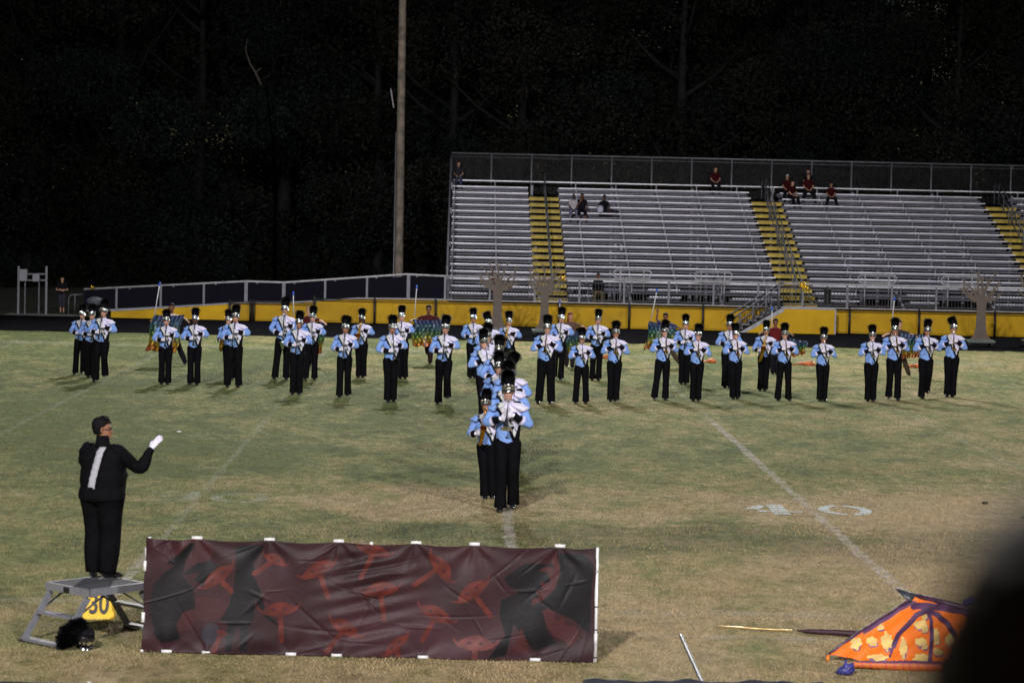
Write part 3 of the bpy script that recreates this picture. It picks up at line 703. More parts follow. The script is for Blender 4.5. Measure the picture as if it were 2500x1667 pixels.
def band_member(px, py, bx, by, kind, desc, girth=1.0, skin='fair', st=0, lean=(0, 0), rz=0, hair='brown', hairstyle=None, tilt=None, head=(0, 0), voxel=.0125, seed=None, ps=1.0, zmax=1.16, elbow=0):
    G = ground(px, py); zb = at(bx, by, G.y).z; s = max(.86, min(zmax, zb/1.685)); g = girth
    seed = px*.37 if seed is None else seed
    dx = at(bx, by, G.y).x-G.x; ty = math.atan2(dx, zb) if tilt is None else tilt
    root = thing("person", f"uniformed {INFO[kind][0].replace('_', ' ')} player {desc}", "person", (G.x, G.y, 0), rad(rz), "marching band members in light blue and white uniforms")
    rz = rz+random.uniform(-9, 9); root.rotation_euler = (0, ty, rad(rz)); root.scale = (s, s, s)
    Mh = Matrix.Translation((0, -.012, 1.522)) @ Matrix.Rotation(rad(head[0]), 4, 'Z') @ Matrix.Rotation(rad(-head[1]), 4, 'X')
    mouth = Mh @ Vector((0, -.098, .048))
    j = lambda a: random.uniform(-a, a)
    if kind == 'clarinet': th, L1, L2, tx = rad(30+j(5)), .45, .30, rad(j(3))
    elif kind.startswith('trumpet'): th, L1, L2, tx = rad(25+j(6)), .29, .25, rad(j(3))
    elif kind == 'mellophone': th, L1, L2, tx = rad(24), .31, .27, rad(4)
    elif kind == 'bass_clarinet': th, L1, L2, tx = rad(8), .50, .28, rad(-2)
    else: th, L1, L2, tx = rad(4), (.48 if kind == 'tenor_sax' else .42), .22, rad(11)
    Mi = Matrix.Translation(mouth) @ Matrix.Rotation(tx, 4, 'Y') @ Matrix.Rotation(-th, 4, 'X')
    off = {'tenor_sax': -.155, 'alto_sax': -.125, 'bass_clarinet': -.12}.get(kind, -.05 if 'trumpet' in kind or kind == 'mellophone' else 0)
    pl = Mi @ Vector((0, off, -L1)); pr = Mi @ Vector((0, off, -L2))
    k = 1.04
    eL = (-.305*k-j(.02)-elbow*.04, -.06+j(.02), 1.17+j(.02)); eR = (.315*k+j(.02)+elbow*.04, -.08+j(.02), 1.235+j(.025))
    if 'trumpet' in kind or kind == 'mellophone': eL = (-.31*k, -.10, 1.18+j(.02)); eR = (.31*k, -.10, 1.18+j(.02))
    wl = pl+Vector((-.085, .055, -.015)); wr = pr+Vector((.085, .055, -.005))
    if kind.endswith('sax'): wl = pl+Vector((-.10, .02, .0)); eL = (-.30*k, .04, 1.13)
    P = dict(arms={'L': ((-.175, 0, 1.405), eL, wl, (.75, -.55, .12), (.4, .6, 0)), 'R': ((.175, 0, 1.405), eR, wr, (-.75, -.55, .12), (-.4, .6, 0))}, legs=stance(st), curl=1.1, thumb={'L': 1, 'R': -1})
    me = body_mesh(P, g, SKINS[skin], HAIRS[hair], Mh, voxel, bare_hands=False); link("body", me, m_skin, root)
    make_jacket("jacket", P, m_cloth, root, g, seed); make_legs("trousers", P, m_black, root, g)
    for sd in 'LR': make_shoe(root, P['legs'][sd][2], rad(j(8)), z0=P['legs'][sd][2].z-.09)
    for sd in 'LR':
        S, E, W, D, N = P['arms'][sd]; gl = MB(); hand(gl, W, D, N, P['thumb'][sd], 1.1, 1.03); W, E = Vector(W), Vector(E); d = (W-E).normalized()
        gl.sweep([W-d*.05, W-d*.02, W+d*.01], [.036, .034, .030], 12); gl.build("glove", m_glove, root)
    if hairstyle: hair_part(root, Mh, HAIRS[hair], hairstyle)
    put_shako(root, Mh, (lean[0]+j(5), lean[1]+j(5)), int(seed*10), ps=ps)
    root_m = Matrix.Translation((G.x, G.y, 0)) @ root.rotation_euler.to_matrix().to_4x4() @ Matrix.Scale(s, 4)
    put_instrument(kind, root_m @ Mi, desc)
    return root

C_, TG, TS, SX = 'clarinet', 'trumpet_gold', 'trumpet_silver', 'tenor_sax'
BAND = [
 (193, 914, 202, 765, C_, "at the far left end of the whole line", dict(st=1, skin='pale')),
 (220, 921, 225, 766, C_, "in the middle of the trio at far left", dict(st=4, skin='pale', hair='blond')),
 (242, 932, 254, 757, C_, "at front right of the far left trio", dict(st=7, skin='fair', hair='brown', head=(-8, 0))),
 (402, 938, 407, 779, C_, "in front of the leftmost feathered flag", dict(st=0, skin='pale', lean=(-10, 0))),
 (473, 939, 477, 776, C_, "with dark skin, just right of the leftmost flag", dict(st=0, skin='dark')),
 (570, 945, 576, 770, C_, "covering a saxophonist, third cluster from the left", dict(st=5, skin='fair', girth=1.08)),
 (561, 927, 558, 778, SX, "almost hidden, showing only an arm and gold bell", dict(st=0, skin='fair')),
 (686, 926, 696, 752, 'bass_clarinet', "with the tallest hat, left of centre", dict(st=5, skin='fair')),
 (722, 963, 731, 785, C_, "standing before the tall bass clarinet player", dict(st=4, skin='tan')),
 (758, 927, 764, 771, C_, "behind right shoulder of the tan faced clarinetist", dict(st=3, skin='pale', lean=(6, 0), head=(-10, 0))),
 (839, 970, 844, 797, C_, "left of the gold saxophone with a backswept plume", dict(st=1, skin='tan', hairstyle='long', lean=(10, -14))),
 (881, 922, 884, 775, SX, "with dark braids and shiny gold bell, left of centre", dict(st=4, skin='dark', hair='black', hairstyle='long')),
 (952, 981, 958, 797, C_, "nearer one of the pair left of the feathered flag", dict(st=4, skin='tan')),
 (982, 925, 981, 769, C_, "farther one of the pair left of the feathered flag", dict(st=4, skin='pale', hair='blond')),
 (1079, 987, 1088, 797, C_, "right in front of the most open feathered flag", dict(st=7, skin='fair')),
 (1153, 923, 1156, 774, C_, "just left of the centre column's rear end", dict(st=4, skin='tan')),
 (1196, 953, 1192, 785, C_, "at the rear end of the centre column", dict(st=4, skin='fair', lean=(-22, 0))),
 (1240, 934, 1243, 782, SX, "with gold bell just right of the centre column", dict(st=0, skin='fair')),
 (1332, 985, 1337, 797, TG, "broad built, below the middle prop tree", dict(st=5, skin='fair', girth=1.22)),
 (1360, 927, 1371, 773, C_, "behind the broad built trumpeter's left side", dict(st=2, skin='fair')),
 (1419, 985, 1421, 824, TS, "shortest in the front line right of the column", dict(st=5, skin='tan')),
 (1453, 929, 1461, 777, C_, "between the short trumpeter and the gold trumpeter behind", dict(st=0, skin='fair')),
 (1496, 980, 1504, 809, TG, "with reddish face, half way from column to stairs", dict(st=4, skin='tan')),
 (1612, 976, 1623, 806, TG, "in front of the flag bearer raising one arm", dict(st=5, skin='fair', head=(12, 0))),
 (1669, 938, 1674, 789, C_, "back row, left of the stairs, narrow dark hat", dict(st=4, skin='pale')),
 (1697, 979, 1705, 815, TG, "with very pale face left of the stairs", dict(st=4, skin='pale', hair='blond')),
 (1774, 947, 1782, 791, C_, "half hidden at the foot of the stairs", dict(st=4, skin='tan')),
 (1794, 974, 1796, 813, TG, "standing before the half hidden player at the stairs", dict(st=4, skin='fair')),
 (1861, 954, 1871, 804, SX, "with large gold bell right of the stairs", dict(st=4, skin='tan')),
 (1913, 978, 1916, 813, TG, "right of the large gold saxophone", dict(st=5, skin='fair')),
 (2006, 979, 2011, 822, TS, "standing alone between two wide gaps on the right", dict(st=4, skin='tan')),
 (2124, 980, 2130, 817, TS, "leftmost of the four at the right end", dict(st=4, skin='pale', hair='blond')),
 (2180, 976, 2185, 802, TG, "before the flag pole with blue tip at right", dict(st=2, skin='tan', hair='blond', hairstyle='long')),
 (2256, 973, 2264, 804, TS, "second from the right end of the line", dict(st=7, skin='tan', hairstyle='long', hair='black')),
 (2318, 969, 2328, 798, TG, "at the right end beside the right prop tree", dict(st=4, skin='fair', lean=(-25, 0))),
 # the centre column, rear to front
 (1187, 1016, 1190, 818, C_, "second from the rear of the centre column", dict(st=4, skin='fair', zmax=1.1)),
 (1186, 1032, 1181, 832, TS, "third from the rear of the centre column", dict(st=4, skin='pale', zmax=1.1, head=(15, 0))),
 (1214, 1068, 1219, 850, C_, "with face showing in the middle of the column", dict(st=4, skin='tan', zmax=1.12)),
 (1221, 1126, 1219, 892, C_, "behind the front trio of the column, left side", dict(st=4, skin='fair', zmax=1.08, lean=(-8, 0))),
 (1245, 1142, 1247, 893, C_, "in the column with plume swept to the right", dict(st=4, skin='fair', zmax=1.1, lean=(30, 0), ps=1.0)),
 (1241, 1192, 1239, 921, C_, "directly behind the foremost player of the column", dict(st=4, skin='fair', zmax=1.08)),
 (1192, 1216, 1187, 1003, 'alto_sax', "stooping behind the left shoulder of the foremost player", dict(st=4, skin='tan', hair='red', voxel=.010, head=(-20, 5), zmax=1.1)),
 (1238, 1246, 1241, 947, 'mellophone', "nearest to the camera at the column's front", dict(st=1, skin='pale', voxel=.0075, zmax=1.2, head=(4, -6))),
]
for px, py, bx, by, kind, desc, kw in BAND: band_member(px, py, bx, by, kind, desc, **kw)

# ------------------------------------------------------------------ the far grandstand
XL, XR = -.42, 27.0
YROW = lambda k: 97+.762*(k-1)
ZROW = lambda k: 1.85+.2437*(k-1)
AISLES = [(2.72, 3.92), (11.72, 12.95), (21.25, 22.5)]
SECT = [(XL+.03, 2.72), (3.92, 11.72), (12.95, 21.25), (22.5, XR)]
st = thing("grandstand", "aluminium grandstand with silver bench rows, yellow aisle steps and a tall back fence", "grandstand", (0, 93.6, 0))
def part(nm, mb, m, par, smooth=False):
    o = mb.build(nm, m, par, smooth=smooth, attr=False)
    o.matrix_parent_inverse = par.matrix_world.inverted() if par.matrix_world != Matrix() else Matrix.Translation(par.location).inverted()
    return o
def inv(par): return Matrix.Translation(par.location).inverted() if par.rotation_euler.z == 0 else (Matrix.Translation(par.location) @ par.rotation_euler.to_matrix().to_4x4()).inverted()
def pset(o, par): o.parent = par; o.matrix_parent_inverse = inv(par); return o
def pbuild(nm, mb, m, par, smooth=False, attr=False): return pset(mb.build(nm, m, None, smooth=smooth, attr=attr), par)
# wheelchair bays: gaps in the two lowest rows
BAYS = [(4.85, 6.85), (8.05, 9.85), (14.5, 16.3), (17.4, 19.4)]
def cut(x0, x1, bays):
    segs = [(x0, x1)]
    for a, b in bays:
        ns = []
        for p, q in segs:
            if b <= p or a >= q: ns.append((p, q))
            else:
                if a > p: ns.append((p, a))
                if b < q: ns.append((b, q))
        segs = ns
    return segs
NBR = 0; SBX = MB()
for k in range(-2, 16):
    y, z = YROW(k), ZROW(k)
    for x0, x1 in (SECT if k < 15 else [(XL+.03, 12.3), (12.4, XR)]):
        for a, b in (cut(x0, x1, BAYS) if k <= -1 else [(x0, x1)]):
            if b-a < .3: continue
            jz = random.uniform(-.004, .004); lo = .0 if k != 15 else 0
            s_ = MB(); s_.box(((a+b)/2, y, z-.022+jz), (b-a-.05, .25, .044)); pbuild("bench_plank", s_, m_alu, st)
    for x0, x1 in SECT:
        for a, b in (cut(x0, x1, BAYS) if k <= -1 else [(x0, x1)]):
            if b-a < .3: continue
            t = MB(); t.box(((a+b)/2, y-.23, z-.43), (b-a-.02, .50, .028)); pbuild("footboard", t, m_aludark, st)
            t = MB(); t.box(((a+b)/2, y+.17, z-.335), (b-a-.02, .02, .10)); pbuild("riser_board", t, m_riser, st)
    xs_ = np.arange(XL+.12, XR, 1.655)+0.0
    for x in xs_:
        if any(a-.1 < x < b+.1 for a, b in AISLES): continue
        if k <= -1 and any(a-.1 < x < b+.1 for a, b in BAYS): continue
        sb = MB() if NBR < 100 else SBX; NBR += 1
        sb.box((x, y-.02, z-.235), (.045, .05, .385)); sb.box((x, y-.14, z-.07), (.04, .02, .10))
        if sb is not SBX: pbuild("bench_bracket", sb, m_aludark, st)
pbuild("bench_brackets", SBX, m_aludark, st)["kind"] = "stuff"
for a, b in AISLES:
    for k in range(-3, 14):
        y, z = YROW(k), ZROW(k)-.43
        t = MB(); t.box(((a+b)/2, y-.13, z+.195), (b-a, .03, .125)); t.box(((a+b)/2, y+.02, z+.262), (b-a, .33, .03)); pbuild("aisle_step", t, m_ystep, st)
        t = MB(); t.box(((a+b)/2, y-.22, z+.02), (b-a, .3, .03)); pbuild("aisle_tread", t, m_aludark, st)
# deck, wall and under-structure
t = MB(); t.box(((XL+XR)/2, 94.2, .82), (XR-XL, 1.4, .06)); t.box(((XL+XR)/2, 95.4, .60), (XR-XL, 1.5, .04)); pbuild("walkway_deck", t, m_aludark, st)
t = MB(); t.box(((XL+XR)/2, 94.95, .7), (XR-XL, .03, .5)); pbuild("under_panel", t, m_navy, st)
t = MB()
for x in np.arange(XL, XR, 3.31):
    t.bar((x, 94.0, .6), (x, 108.2, 4.6), .1, .18)
    for yy in (97, 101, 105, 108.2): t.box((x, yy, (yy-94)*.16+.3), (.1, .1, (yy-94)*.32+.6))
pbuild("support_frame", t, m_aludark, st)
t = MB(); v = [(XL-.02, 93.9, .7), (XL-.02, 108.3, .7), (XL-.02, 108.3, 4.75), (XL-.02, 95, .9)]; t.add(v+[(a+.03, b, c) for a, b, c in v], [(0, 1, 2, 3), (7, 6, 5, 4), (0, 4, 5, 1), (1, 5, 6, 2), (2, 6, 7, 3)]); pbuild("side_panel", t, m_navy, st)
# back fence
bf = MB(); zt = 6.36; Yb = 108.35
xs_ = [XL-.03+i*1.655 for i in range(18)]
for x in xs_: bf.sweep([(x, Yb, 4.3), (x, Yb, zt)], [.032, .032], 8)
pbuild("back_fence_post", bf, m_galv, st, True)
bf = MB(); bf.sweep([(xs_[0], Yb, zt), (xs_[-1], Yb, zt)], [.034, .034], 8); bf.sweep([(xs_[0], Yb, zt-.14), (xs_[-1], Yb, zt-.14)], [.012, .012], 6); pbuild("back_fence_rail", bf, m_galv, st, True)
def mesh_mat(name, col, s, w=.12, tilt=True):
    m = bpy.data.materials.new(name); m.use_nodes = True; t = m.node_tree; b = t.nodes["Principled BSDF"]; b.inputs["Base Color"].default_value = (*col, 1); b.inputs["Roughness"].default_value = .5
    tc = t.nodes.new("ShaderNodeTexCoord"); sp = t.nodes.new("ShaderNodeSeparateXYZ"); t.links.new(tc.outputs["Object"], sp.inputs[0]); outs = []
    for sg in (1, -1):
        a = t.nodes.new("ShaderNodeMath"); a.operation = 'MULTIPLY_ADD'; t.links.new(sp.outputs[2], a.inputs[0]); a.inputs[1].default_value = sg; t.links.new(sp.outputs[0], a.inputs[2])
        f_ = t.nodes.new("ShaderNodeMath"); f_.operation = 'PINGPONG'; t.links.new(a.outputs[0], f_.inputs[0]); f_.inputs[1].default_value = s/2
        c = t.nodes.new("ShaderNodeMath"); c.operation = 'LESS_THAN'; t.links.new(f_.outputs[0], c.inputs[0]); c.inputs[1].default_value = s*w; outs.append(c.outputs[0])
    mxm = t.nodes.new("ShaderNodeMath"); mxm.operation = 'MAXIMUM'; t.links.new(outs[0], mxm.inputs[0]); t.links.new(outs[1], mxm.inputs[1])
    tr = t.nodes.new("ShaderNodeBsdfTransparent"); ms = t.nodes.new("ShaderNodeMixShader"); t.links.new(mxm.outputs[0], ms.inputs[0]); t.links.new(tr.outputs[0], ms.inputs[1]); t.links.new(b.outputs[0], ms.inputs[2])
    t.links.new(ms.outputs[0], t.nodes["Material Output"].inputs[0]); return m
m_link = mesh_mat("chain_link_dark", (.006, .007, .012), .055, .04); m_linkb = mesh_mat("chain_link_black", (.012, .012, .012), .055, .02)
bf = MB(); bf.add([(xs_[0], Yb+.02, 4.75), (xs_[-1], Yb+.02, 4.75), (xs_[-1], Yb+.02, zt-.03), (xs_[0], Yb+.02, zt-.03)], [(0, 1, 2, 3)]); pbuild("back_fence_mesh", bf, m_link, st)
# left end fence, stepping down with the rows
bf = MB(); pts_side = [(XL-.05, 108.35, zt), (XL-.05, 106.3, 6.05), (XL-.05, 94.2, 2.05), (XL-.05, 94.2, .8)]
bf.sweep(pts_side[:3], [.03]*3, 8); 
for yy in (108.35, 106.3, 103, 100, 97, 94.2):
    zz = np.interp(yy, [94.2, 106.3, 108.35], [2.05, 6.05, 6.36]); bf.sweep([(XL-.05, yy, zz-1.6), (XL-.05, yy, zz)], [.035, .035], 8)
bf.sweep([(XL-.02, 94.3, .6), (XL-.02, 108.35, 4.9)], [.05, .05], 8)
pbuild("side_rail", bf, m_galv, st, True)
# aisle hand rails
def aisle_rail(xc, ks, double):
    t = MB()
    for k0, k1 in ks:
        p = []
        for k in (k0, k1): p.append((xc, YROW(k)-.25, ZROW(k)-.43+.86))
        for dx in ((-.0,) if not double else (-.09, .09)):
            q = [(xc+dx, p[0][1], p[0][2]-.86), (xc+dx, p[0][1]+.02, p[0][2]-.04), (xc+dx, p[0][1]+.1, p[0][2]), (xc+dx, p[1][1]-.1, p[1][2]), (xc+dx, p[1][1]-.02, p[1][2]-.04), (xc+dx, p[1][1], p[1][2]-.86)]
            t.sweep(q, [.021]*6, 8, up=(1, 0, 0)); t.sweep([(xc+dx, p[0][1], p[0][2]-.42), (xc+dx, p[1][1], p[1][2]-.42)], [.015]*2, 6, up=(1, 0, 0))
        for kk in np.linspace(k0, k1, 3)[1:-1]: y_, z_ = YROW(kk)-.25, ZROW(kk)-.43; t.sweep([(xc, y_, z_), (xc, y_, z_+.85)], [.019]*2, 8)
    o = pbuild("handrail", t, m_galv, st, True)
aisle_rail(3.36, [(-1, 2.6), (3.4, 6.6), (7.4, 10.6), (11.2, 14.6)], False)
aisle_rail(12.34, [(-1, 2.6), (3.2, 6.4), (7.0, 10.2), (10.8, 14.6)], True)
aisle_rail(21.9, [(-1, 2.6), (3.2, 6.4), (7.0, 10.2), (10.8, 14.6)], True)
# oval guard rails at the wheelchair bays
for px0, px1, py0, py1 in ((1498, 1590, 658, 680), (1695, 1787, 663, 685), (2095, 2189, 671, 692), (2298, 2392, 675, 697)):
    Y = 95.6; A_, B_ = at(px0, py0, Y), at(px1, py1, Y); r = (A_.z-B_.z)/2; cz = (A_.z+B_.z)/2; t = MB(); pts = []
    for i in range(13): a = math.radians(90+180*i/12); pts.append((A_.x+r+math.cos(a)*r, Y, cz+math.sin(a)*r))
    for i in range(13): a = math.radians(-90+180*i/12); pts.append((B_.x-r+math.cos(a)*r, Y, cz+math.sin(a)*r))
    pts.append(pts[0]); t.sweep(pts, [.021]*len(pts), 8, up=(0, 1, 0), cap=False)
    for fr in (.18, .80): x = A_.x+(B_.x-A_.x)*fr; t.sweep([(x, Y, .85), (x, Y, cz+r)], [.021]*2, 8)
    pbuild("guard_rail", t, m_whitetrim, st, True)

# ------------------------------------------------------------------ yellow front wall of the stand
def wall_seg(mb, x0, x1, z0a, z1a, z0b, z1b, y, th=.05):
    v = [(x0, y, z0a), (x1, y, z0b), (x1, y, z1b), (x0, y, z1a)]; v2 = [(a, b+th, c) for a, b, c in v]
    mb.add(v+v2, [(0, 1, 2, 3), (7, 6, 5, 4), (0, 4, 5, 1), (1, 5, 6, 2), (2, 6, 7, 3), (3, 7, 4, 0)])
yw = thing("yellow_wall", "long yellow skirting wall with white top edge under the grandstand and ramp", "wall", (0, 93.5, 0))
def zt_at(px, py, Y=93.5): p = at(px, py, Y); return p.x, p.z
# profile of the top edge of the yellow wall along the ramp
prof = [zt_at(271, 760), zt_at(601, 739.5), zt_at(693, 741), zt_at(872, 729), zt_at(960, 730)]
prof = [(x, max(z, .02)) for x, z in prof]
XS0 = at(1716+70, 760, 93.5).x   # stairs opening left
xs_open = (at(1783, 800, 93.5).x, at(1908, 800, 93.5).x); ZD = .87
allp = prof+[(xs_open[0]-1.2, ZD)]
for (x0, z0), (x1, z1) in zip(allp[:-1], allp[1:]):
    n = max(1, int((x1-x0)/2.44))
    for i in range(n):
        a, b = x0+(x1-x0)*i/n, x0+(x1-x0)*(i+1)/n; za, zb_ = z0+(z1-z0)*i/n, z0+(z1-z0)*(i+1)/n
        t = MB(); wall_seg(t, a, b-.006, -.01, za, -.01, zb_, 93.5); pbuild("wall_panel", t, m_yellow, yw)
    t = MB(); t.bar((x0, 93.47, z0+.018), (x1, 93.47, z1+.018), .06, .036); pbuild("top_trim", t, m_whitetrim, yw)
# panel behind / beside the stairs
xa, xb = allp[-1][0], XR
n = int((xb-xa)/2.44)
for i in range(n+1):
    a, b = xa+i*2.44, min(xb, xa+(i+1)*2.44)
    if b-a < .05: continue
    t = MB(); wall_seg(t, a, b-.006, -.01, ZD, -.01, ZD, 93.5+.0); pbuild("wall_panel", t, m_yellow, yw)
t = MB(); t.box(((xa+xb)/2, 93.47, ZD+.018), (xb-xa, .06, .036)); pbuild("top_trim", t, m_whitetrim, yw)

# walkway fence: grey posts, rails and thin balusters
wf = thing("railing", "grey picket railing along the front walkway of the grandstand", "railing", (0, 93.6, 0))
x = XL-.1; posts = []
while x < XR: posts.append(x); x += 1.60
stair_gap = (at(1903, 700, 93.6).x-.05)
for i, (a, b) in enumerate(zip(posts[:-1], posts[1:])):
    t = MB(); t.box((a, 93.6, 1.27), (.075, .06, .88)); pbuild("post", t, m_galv, wf)
    t = MB(); t.box(((a+b)/2, 93.6, ZD+.10), (b-a, .035, .045)); t.box(((a+b)/2, 93.6, 1.60), (b-a, .03, .035))
    for xx in np.arange(a+.11, b-.05, .115): t.box((xx, 93.6, 1.28), (.018, .018, .62))
    pbuild("picket_panel", t, m_blackmetal, wf)
t = MB(); t.sweep([(posts[0], 93.58, 1.715), (posts[-1], 93.58, 1.715)], [.034]*2, 8); pbuild("top_rail", t, m_whitetrim, wf, True)

# ramp railing with a dark screen
rr = thing("ramp_railing", "white topped railing with dark screens along the long ramp at left", "railing", (-8, 93.6, 0))
tp = [(205, 706), (601, 687), (693, 690), (992, 670), (1096, 675)]; bt = [(271, 757), (601, 737), (693, 738), (872, 727), (1096, 731)]
TP = [at(x, y, 93.6) for x, y in tp]; 
def z_bot(x): xs = [at(a, b, 93.6).x for a, b in bt]; zs = [at(a, b, 93.6).z for a, b in bt]; return float(np.interp(x, xs, zs))
def z_top(x): return float(np.interp(x, [p.x for p in TP], [p.z for p in TP]))
for off, nm in ((0, "top_rail"), (1.5, "rear_rail")):
    t = MB(); t.sweep([(p.x+off*.02, p.y+off, p.z-.02*off) for p in TP], [.036 if off == 0 else .022]*len(TP), 8, cap=True); pbuild(nm, t, m_whitetrim if off == 0 else m_galv, rr, True)
pxs = [285, 393, 498, 601, 693, 794, 896, 997]
PX = [at(a, 700, 93.6).x for a in pxs]
for x, a in zip(PX, pxs):
    t = MB(); w = .12 if a in (601, 693, 997) else .075
    t.box((x, 93.6, (z_bot(x)+z_top(x))/2), (w, .06, z_top(x)-z_bot(x))); pbuild("post", t, m_galv, rr); t = MB(); t.box((x+.28, 95.1, (z_bot(x)+z_top(x))/2-.02), (.07, .05, z_top(x)-z_bot(x)-.06)); pbuild("post", t, m_galv, rr)
for a, b in zip([PX[0]-1.2]+PX, PX+[XL-.02]):
    t = MB(); v = [(a+.04, 93.63, z_bot(a)+.03), (b-.04, 93.63, z_bot(b)+.03), (b-.04, 93.63, z_top(b)-.07), (a+.04, 93.63, z_top(a)-.07)]
    t.add(v+[(p, q+.012, r_) for p, q, r_ in v], [(0, 1, 2, 3), (7, 6, 5, 4), (0, 4, 5, 1), (1, 5, 6, 2), (2, 6, 7, 3), (3, 7, 4, 0)]); pbuild("screen_panel", t, m_navy, rr)
t = MB()
for (a, b) in zip(TP[:-1], TP[1:]): t.bar((a.x, 94.35, max(.03, z_bot(a.x)-.05)), (b.x, 94.35, max(.04, z_bot(b.x)-.05)), 1.5, .05)
pbuild("ramp_deck", t, m_aludark, rr)

# low black chain-link fence along the track
fx = [560, 611, 619, 767, 914, 1063, 1214, 1365, 1536, 1716, 1889, 2074, 2244, 2429]
lf = thing("chain_link_fence", "low black chain link fence between the running track and the yellow wall", "fence", (0, 93.2, 0))
fxs = [at(x, 770, 93.2).x for x in fx]
FH = lambda x: .70 if x < fxs[3]-.1 else .87
for x in fxs: t = MB(); t.sweep([(x, 93.2, 0), (x, 93.2, FH(x))], [.04]*2, 8); t.ball((x, 93.2, FH(x)+.01), .04, 8); pbuild("post", t, m_blackmetal, lf, True)
for a, b in (list(zip(fxs[:-1], fxs[1:]))+[(fxs[-1], fxs[-1]+2.6)]):
    if abs(a-fxs[1]) < .01: continue
    t = MB(); t.sweep([(a, 93.2, FH(a)-.04), (b, 93.2, FH(a)-.04)], [.02]*2, 6); t.sweep([(a, 93.2, .05), (b, 93.2, .05)], [.008]*2, 6); pbuild("rail", t, m_blackmetal, lf)
    t = MB(); t.add([(a, 93.22, .04), (b, 93.22, .04), (b, 93.22, FH(a)-.05), (a, 93.22, FH(a)-.05)], [(0, 1, 2, 3)]); pbuild("wire_mesh", t, m_linkb, lf)

# entry stairs running along the wall
es = thing("entry_stairs", "grey metal stairs with double handrails climbing right to the walkway", "stairs", (0, 92.6, 0))
s0, s1 = at(1811, 810, 92.7), at(1908, 756, 92.7); n = 6
t = MB(); t.bar((s0.x, 92.55, 0.0), (s1.x, 92.55, .86), .03, .2, up=(0, 1, 0)) if False else None
ZS = .88
for k_, yy in enumerate((92.35, 93.42)):
    t = MB(); t.prism([(s0.x-.12, 0), (s0.x+.12, 0), (s1.x+.05, ZS-.10), (s1.x+.05, ZS), (s1.x-.05, ZS)], .04, (0, yy, 0)); pbuild("stringer", t, m_whitetrim if k_ == 0 else m_galv, es)
for i in range(n):
    x = s0.x-.25+(s1.x-s0.x+.05)*(i+.5)/n; z = ZS*(i+1)/(n+.3); t = MB(); t.box((x, 92.88, z), (.28, 1.02, .04)); t.box((x-.13, 92.88, z-.07), (.015, 1.0, .12)); pbuild("tread", t, m_aludark, es)
t = MB(); t.prism([(s1.x+.05, 0), (at(2038, 800, 92.4).x, 0), (at(2038, 800, 92.4).x, ZS), (s1.x+.05, ZS)], .03, (0, 92.36, 0)); t.prism([(s0.x+.1, 0), (s1.x+.05, 0), (s1.x+.05, ZS-.06)], .03, (0, 92.36, 0)); pbuild("side_panel", t, m_yellow, es)
x2 = at(2038, 800, 92.4).x
t = MB(); t.box(((s1.x+x2)/2, 92.34, ZS+.01), (x2-s1.x, .05, .05)); t.box((x2, 92.34, ZS/2), (.05, .05, ZS)); t.box(((s1.x+x2)/2, 92.9, ZS-.0), (x2-s1.x, 1.0, .04)); pbuild("edge_trim", t, m_whitetrim, es)
for yy in (92.36, 93.4):
    t = MB()
    for dz in (0, -.13, -.30):
        a = at(1783-dz*60, 764, yy); b = at(1902, 692, yy)
        t.sweep([(a.x-.02, yy, a.z-.16+dz*.3), (a.x+.03, yy, a.z-.04+dz), (a.x+.12, yy, a.z+.04+dz), (b.x, yy, b.z+dz), (b.x+.15, yy, b.z+.02+dz)], [.022 if dz > -.2 else .014]*5, 8, m=16)
    for q in (0.02, .35, .68, 1.0):
        x = a.x+.05+(b.x-a.x-.05)*q; zt_ = a.z+(b.z-a.z)*q; t.sweep([(x, yy, max(0, zt_-.86)), (x, yy, zt_)], [.03]*2, 8)
    pbuild("handrail", t, m_galv, es, True)
    t = MB()
    for q in np.linspace(.05, .97, 16): x = a.x+(b.x-a.x)*q; zt_ = a.z+(b.z-a.z)*q; t.box((x, yy+.01, zt_-.52), (.016, .016, .62))
    t.bar((a.x+.1, yy+.01, a.z-.78+.05), (b.x, yy+.01, b.z-.82), .02, .03); pbuild("balusters", t, m_blackmetal, es)

# ------------------------------------------------------------------ small things around the stand
fp = thing("floodlight_pole", "tall weathered wooden pole with grey conduit rising beside the grandstand", "pole", tuple(at(972, 740, 110).xy)+(0,))
b0, b1 = at(973, 700, 110), at(983, 0, 110); xb0 = fp.location.x
t = MB(); t.sweep([(b0.x-.006, 110, -.2), (b0.x, 110, 1), (b1.x, 110, b1.z), (b1.x+.05, 110, 24)], [.185, .18, .155, .13], 16); pbuild("shaft", t, m_wood, fp, True)
t = MB(); t.sweep([(b0.x-.22, 109.9, .0), (b0.x-.215, 109.9, 1), (b1.x-.16, 109.9, b1.z-5.5)], [.035]*3, 8)
for zz in (2, 5, 8): t.box((b0.x-.12, 109.9, zz), (.22, .05, .06))
pbuild("conduit", t, m_galv, fp, True)
t = MB(); t.bar((b1.x-.42, 109.9, 9.0), (b1.x-.28, 109.9, 8.2), .03, .05); pbuild("bracket", t, m_galv, fp)

